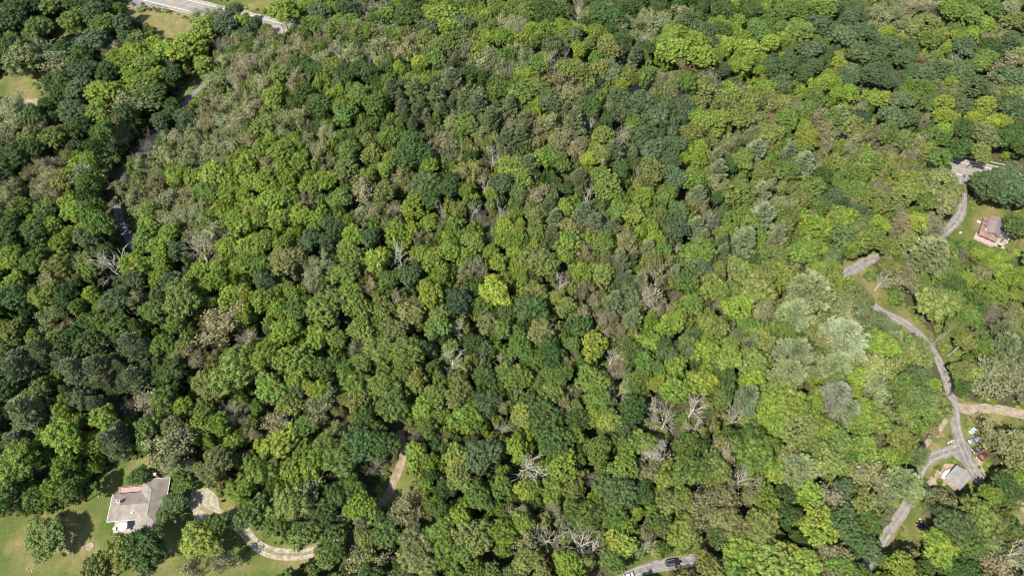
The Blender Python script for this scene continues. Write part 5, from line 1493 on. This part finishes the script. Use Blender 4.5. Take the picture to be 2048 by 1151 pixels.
HANDL = {
 (220, 525): 'large fan-shaped bare tree with brown branches beside the shaded west lane',
 (395, 494): 'wide cream grey leafless tree standing alone on the western hillside',
 (1060, 924): 'forked white dead tree with open branches, the largest one in the lower middle',
 (860, 587): 'bright yellow-green crown touching the very dark round one on its left side',
 (990, 580): 'bright yellow-green crown just right of the very dark round one',
 (914, 600): 'very dark round crown squeezed between two bright yellow-green ones',
 (1189, 690): 'lone yellow-green crown with a bare twiggy top amid darker trees',
 (440, 652): 'broad tan-brown crown, widest of the brownish ones on the dark west side',
 (1694, 673): 'silvery pale pine, palest and widest of the pines west of the hill lane',
 (1619, 579): 'wide sage pine, topmost of the pale pines west of the hill lane',
 (1772, 553): 'drooping dead conifer with white boughs beside the lane bend',
 (88, 1075): 'round dark tree standing alone on the lawn west of the hip-roofed house',
 (1714, 242): 'bluish dark crown standing out beside a pale spruce on the far slope',
 (1512, 299): 'silver-grey pine on the ridge, palest of the far pines',
 (1836, 443): 'small lemon-coloured crown, brightest one near the gable house',
 (462, 818): 'grey twiggy leafless tree among dark trees above the hip-roofed house',
 (1487, 957): 'splayed dead tree with long white branches in the lower forest',
 (1245, 1087): 'yellow-olive crown just above the gravel road at the bottom',
 (1429, 440): 'round grey twiggy crown on the eastern part of the hill',
 (1347, 98): 'large round lime crown, fullest in the row along the hidden highway',
 (1157, 24): 'tall pale dead tree touching the top edge of the picture',
 (1640, 1044): 'bright lime crown with fan-like sprays in the lower east wood',
 (1988, 752): 'wide bare-limbed tree spreading beside the dirt track in the east',
 (1171, 500): 'rounded brown crown between green ones in the centre of the hill',
 (1331, 838): 'widest bare tree of the pale cluster in the lower centre',
 (470, 742): 'biggest leafy crown of the dark west slope, bright green',
 (1677, 792): 'grey pine with bare lower boughs above the rust-brown heap',
 (428, 1052): 'glossy deep green tree overlapping a yellow-olive one by the gravel apron',
 (398, 1082): 'large yellow-olive tree south of the gravel apron',
}
# the ones that show largest are trees of their own
single = []
for kind in PROTO:
    c = sorted([t for t in T if t['kind'] == kind and t['in']], key=lambda t: (not (t['hand'] and (int(t['px']), int(t['py'])) in HANDL), -t['rpx']))
    single += c[:300]
sid = set(id(t) for t in single)

ORD = ['nearest', 'second', 'third', 'fourth', 'fifth', 'sixth', 'seventh', 'eighth', 'ninth', 'tenth', 'eleventh', 'twelfth', 'thirteenth', 'fourteenth', 'fifteenth',
       'sixteenth', 'seventeenth', 'eighteenth', 'nineteenth', 'twentieth']
buckets = {}
_used = set((int(t['px']), int(t['py'])) for t in single)
print('unused hand labels', [k for k in HANDL if k not in _used])
for t in single:
    k = (int(t['px']), int(t['py']))
    if t['hand'] and k in HANDL:
        t['label'] = HANDL[k]; continue
    best = None
    for nm, lx, ly in LANDMARKS:
        d = math.hypot(t['px'] - lx, t['py'] - ly)
        if d < 12: continue
        if best is None or d < best[0]: best = (d, nm, lx, ly)
    d, nm, lx, ly = best
    dx, dy = t['px'] - lx, t['py'] - ly
    if abs(dx) > 2.2 * abs(dy): w_ = 'right of' if dx > 0 else 'left of'
    elif abs(dy) > 2.2 * abs(dx): w_ = 'below' if dy > 0 else 'above'
    else: w_ = ('below' if dy > 0 else 'above') + (' and right of' if dx > 0 else ' and left of')
    buckets.setdefault((t['code'][0], t['kind'], nm, w_), []).append((d, t))
for (c, kind, nm, w_), L_ in buckets.items():
    L_.sort(key=lambda e: e[0])
    for i, (d, t) in enumerate(L_):
        sz = 'small' if t['rpx'] < 17 else 'large' if t['rpx'] > 28 else 'medium'
        if len(L_) == 1:
            t['label'] = f"{sz} {CNAME[c]} {LNAME[kind]} {w_} the {nm}"
        else:
            t['label'] = f"{CNAME[c]} {LNAME[kind]}, {ORD[min(i, 19)]} such {w_} the {nm}"
GROUPN = {'broad': 'leafy trees of the wood', 'thin': 'thin-crowned trees of the wood', 'pine': 'pines of the wood', 'bare': 'dead trees of the wood',
          'fuzz': 'leafless twiggy trees', 'shrub': 'shrubs at the wood edge'}
for t in single:
    r, h = t['r'], t['h']
    e = empty(ONAME[t['kind']], (t['x'], t['y'], t['z']), t['rz'], label=t['label'], cat='tree' if t['kind'] != 'shrub' else 'shrub', group=GROUPN[t['kind']])
    e.rotation_euler = (random.gauss(0, .03), random.gauss(0, .03), t['rz'])
    e.scale = (r / 5.0 / t['el'] ** .5, r / 5.0 * t['el'], h / t['n'])
    tm, cm, _ = PROTO[t['kind']][t['p']]
    a = obj('trunk', tm, e); b = obj('crown', cm, e)
    for o_ in (a, b):
        o_['tint'] = [float(v) for v in t['tint']] + [1.0]
        o_['bark'] = [float(v) for v in t['bark']] + [1.0]

# the rest of the wood, and the low growth under it, as masses
KINDS_ = list(PROTO)
lib = bpy.data.collections.new('woodland_shapes')
LIBI = {}
i = 0
for k in KINDS_:
    for j, (tm, cm, wm) in enumerate(PROTO[k]):
        o_ = bpy.data.objects.new('shape_%03d' % i, wm)
        lib.objects.link(o_)
        LIBI[(k, j)] = i
        i += 1

def scatter(name, recs, label=None):
    n = len(recs)
    me = bpy.data.meshes.new(name)
    me.vertices.add(n)
    me.vertices.foreach_set('co', np.array([[t['x'], t['y'], t['z']] for t in recs], np.float32).ravel())
    def attr(nm, typ, key, arr):
        a = me.attributes.new(nm, typ, 'POINT')
        a.data.foreach_set(key, np.ascontiguousarray(arr).ravel())
    attr('shape', 'INT', 'value', np.array([LIBI[(t['kind'], t['p'])] for t in recs], np.int32))
    attr('turn', 'FLOAT_VECTOR', 'vector', np.array([[random.gauss(0, .04), random.gauss(0, .04), t['rz']] for t in recs], np.float32))
    attr('size', 'FLOAT_VECTOR', 'vector', np.array([[t['r'] / 5, t['r'] / 5, t['h'] / t['n']] for t in recs], np.float32))
    attr('tint', 'FLOAT_COLOR', 'color', np.array([[*t['tint'], 1.0] for t in recs], np.float32))
    attr('bark', 'FLOAT_COLOR', 'color', np.array([[*t['bark'], 1.0] for t in recs], np.float32))
    me.materials.append(M['leaf'])
    o = obj(name, me, kind='stuff')
    ng = bpy.data.node_groups.new(name, 'GeometryNodeTree')
    ng.interface.new_socket('Geometry', in_out='INPUT', socket_type='NodeSocketGeometry')
    ng.interface.new_socket('Geometry', in_out='OUTPUT', socket_type='NodeSocketGeometry')
    gi = ng.nodes.new('NodeGroupInput'); go = ng.nodes.new('NodeGroupOutput')
    m2p = ng.nodes.new('GeometryNodeMeshToPoints')
    ci = ng.nodes.new('GeometryNodeCollectionInfo')
    ci.inputs['Collection'].default_value = lib
    ci.inputs['Separate Children'].default_value = True
    ci.inputs['Reset Children'].default_value = True
    iop = ng.nodes.new('GeometryNodeInstanceOnPoints')
    iop.inputs['Pick Instance'].default_value = True
    def named(nm, typ):
        a = ng.nodes.new('GeometryNodeInputNamedAttribute')
        a.data_type = typ
        a.inputs['Name'].default_value = nm
        return a.outputs['Attribute']
    ng.links.new(gi.outputs[0], m2p.inputs['Mesh'])
    ng.links.new(m2p.outputs[0], iop.inputs['Points'])
    ng.links.new(ci.outputs[0], iop.inputs['Instance'])
    ng.links.new(named('shape', 'INT'), iop.inputs['Instance Index'])
    ng.links.new(named('turn', 'FLOAT_VECTOR'), iop.inputs['Rotation'])
    ng.links.new(named('size', 'FLOAT_VECTOR'), iop.inputs['Scale'])
    ng.links.new(iop.outputs[0], go.inputs[0])
    md = o.modifiers.new('scatter', 'NODES')
    md.node_group = ng
    return o
scatter('woodland', [t for t in T if id(t) not in sid])

HILL = [(430,90),(560,60),(1000,100),(1450,150),(1900,320),(1760,600),(1710,900),(1300,1080),(850,1090),(820,880),(560,620),(400,580),(235,470),(235,400),(275,300),(350,235),(420,165)]
low = []
_b = [t for t in T if t['kind'] in ('bare', 'fuzz')]
bx_ = np.array([t['x'] for t in _b]); by_ = np.array([t['y'] for t in _b]); br_ = np.array([t['r'] for t in _b])
tx_ = np.array([t['x'] for t in T]); ty_ = np.array([t['y'] for t in T])
for _ in range(21000):
    x = random.uniform(-300, 300); y = random.uniform(0, 370)
    r = random.uniform(1.5, 3.2)
    h = random.uniform(4.0, 11.0)
    qx, qy, dep = topx(x, y, float(terr(x, y)) + h * .6)
    if not (-60 < qx < 2110 and -40 < qy < 1200): continue
    if in_poly(qx, qy, HILL):
        if random.random() < .25: continue
        h = random.uniform(8.0, 12.0)
        r = random.uniform(1.8, 3.4)
    elif random.random() < .35: continue
    if keep_off(x, y, r * .7 + .5): continue
    if blocks(qx, qy, r * FPX / dep): continue
    if (((bx_ - x) ** 2 + (by_ - y) ** 2) < (br_ * .8) ** 2).any() and h > 5: h = random.uniform(2.5, 4.5)
    near = T[int(np.argmin((tx_ - x) ** 2 + (ty_ - y) ** 2))]
    code = near['code'] if near['code'][0] in 'mgdosbqw' and random.random() < .8 else random.choice('gdomgosw')
    if code[0] in 'w' and random.random() < .5: code = 'o'
    low.append(dict(x=x, y=y, z=float(terr(x, y)) - .2, r=r, h=h, code=code, kind='shrub', p=random.randrange(4), n=8.0, rz=random.uniform(0, 6.28),
                    tint=tint_of(code), bark=np.array([.2, .15, .1])))
scatter('undergrowth', low)
# weeds along the edges of the open ground
weeds = []
edges_ = []
for k, (P, d) in OPENW.items():
    for i in range(len(P)):
        a, b = np.array(P[i]), np.array(P[(i + 1) % len(P)])
        n = int(np.linalg.norm(b - a) / .9)
        for q in range(n):
            p = a + (b - a) * q / max(1, n)
            edges_.append((p[0] + random.gauss(0, 1.3), p[1] + random.gauss(0, 1.3), d))
for (ln, hw) in ROADS:
    for i in range(0, len(ln) - 1, 1):
        if random.random() < .5:
            dd = ln[min(i + 1, len(ln) - 1)] - ln[max(i - 1, 0)]
            nn = np.array([-dd[1], dd[0]]) / (np.linalg.norm(dd) + 1e-6)
            s_ = random.choice((-1, 1)) * (hw + random.uniform(.8, 2.6) + (2.2 if hw > 4 else 0))
            edges_.append((ln[i][0] + nn[0] * s_, ln[i][1] + nn[1] * s_, .5))
for x, y, d in edges_:
    dd = np.hypot(road_pts[:, 0] - x, road_pts[:, 1] - y) - road_pts[:, 2]
    r = random.uniform(.35, 1.1)
    if dd.min() < r + .2: continue
    if any(math.hypot(x - hx_, y - hy_) < hr_ for hx_, hy_, hr_ in HOUSES): continue
    code = random.choice('mogmo') if d < .6 else random.choice('ooswm')
    code = code if code in PAL else 'o'
    if random.random() < .18: r *= 1.9
    weeds.append(dict(x=x, y=y, z=float(terr(x, y)) - .1, r=r, h=random.uniform(.5, 1.7), code=code, kind='shrub', p=random.randrange(4), n=8.0, rz=random.uniform(0, 6.28),
                      tint=tint_of(code), bark=np.array([.2, .15, .1])))
scatter('weeds', weeds)
print('trees', len(T), 'single', len(single), {k: sum(1 for t in T if t['kind'] == k) for k in PROTO}, 'low', len(low), 'weeds', len(weeds))

from collections import Counter as _C
_d = [(k, v) for k, v in _C(o['label'] for o in bpy.data.objects if o.get('category')).items() if v > 1]
print('repeated labels', _d[:10], len(_d))
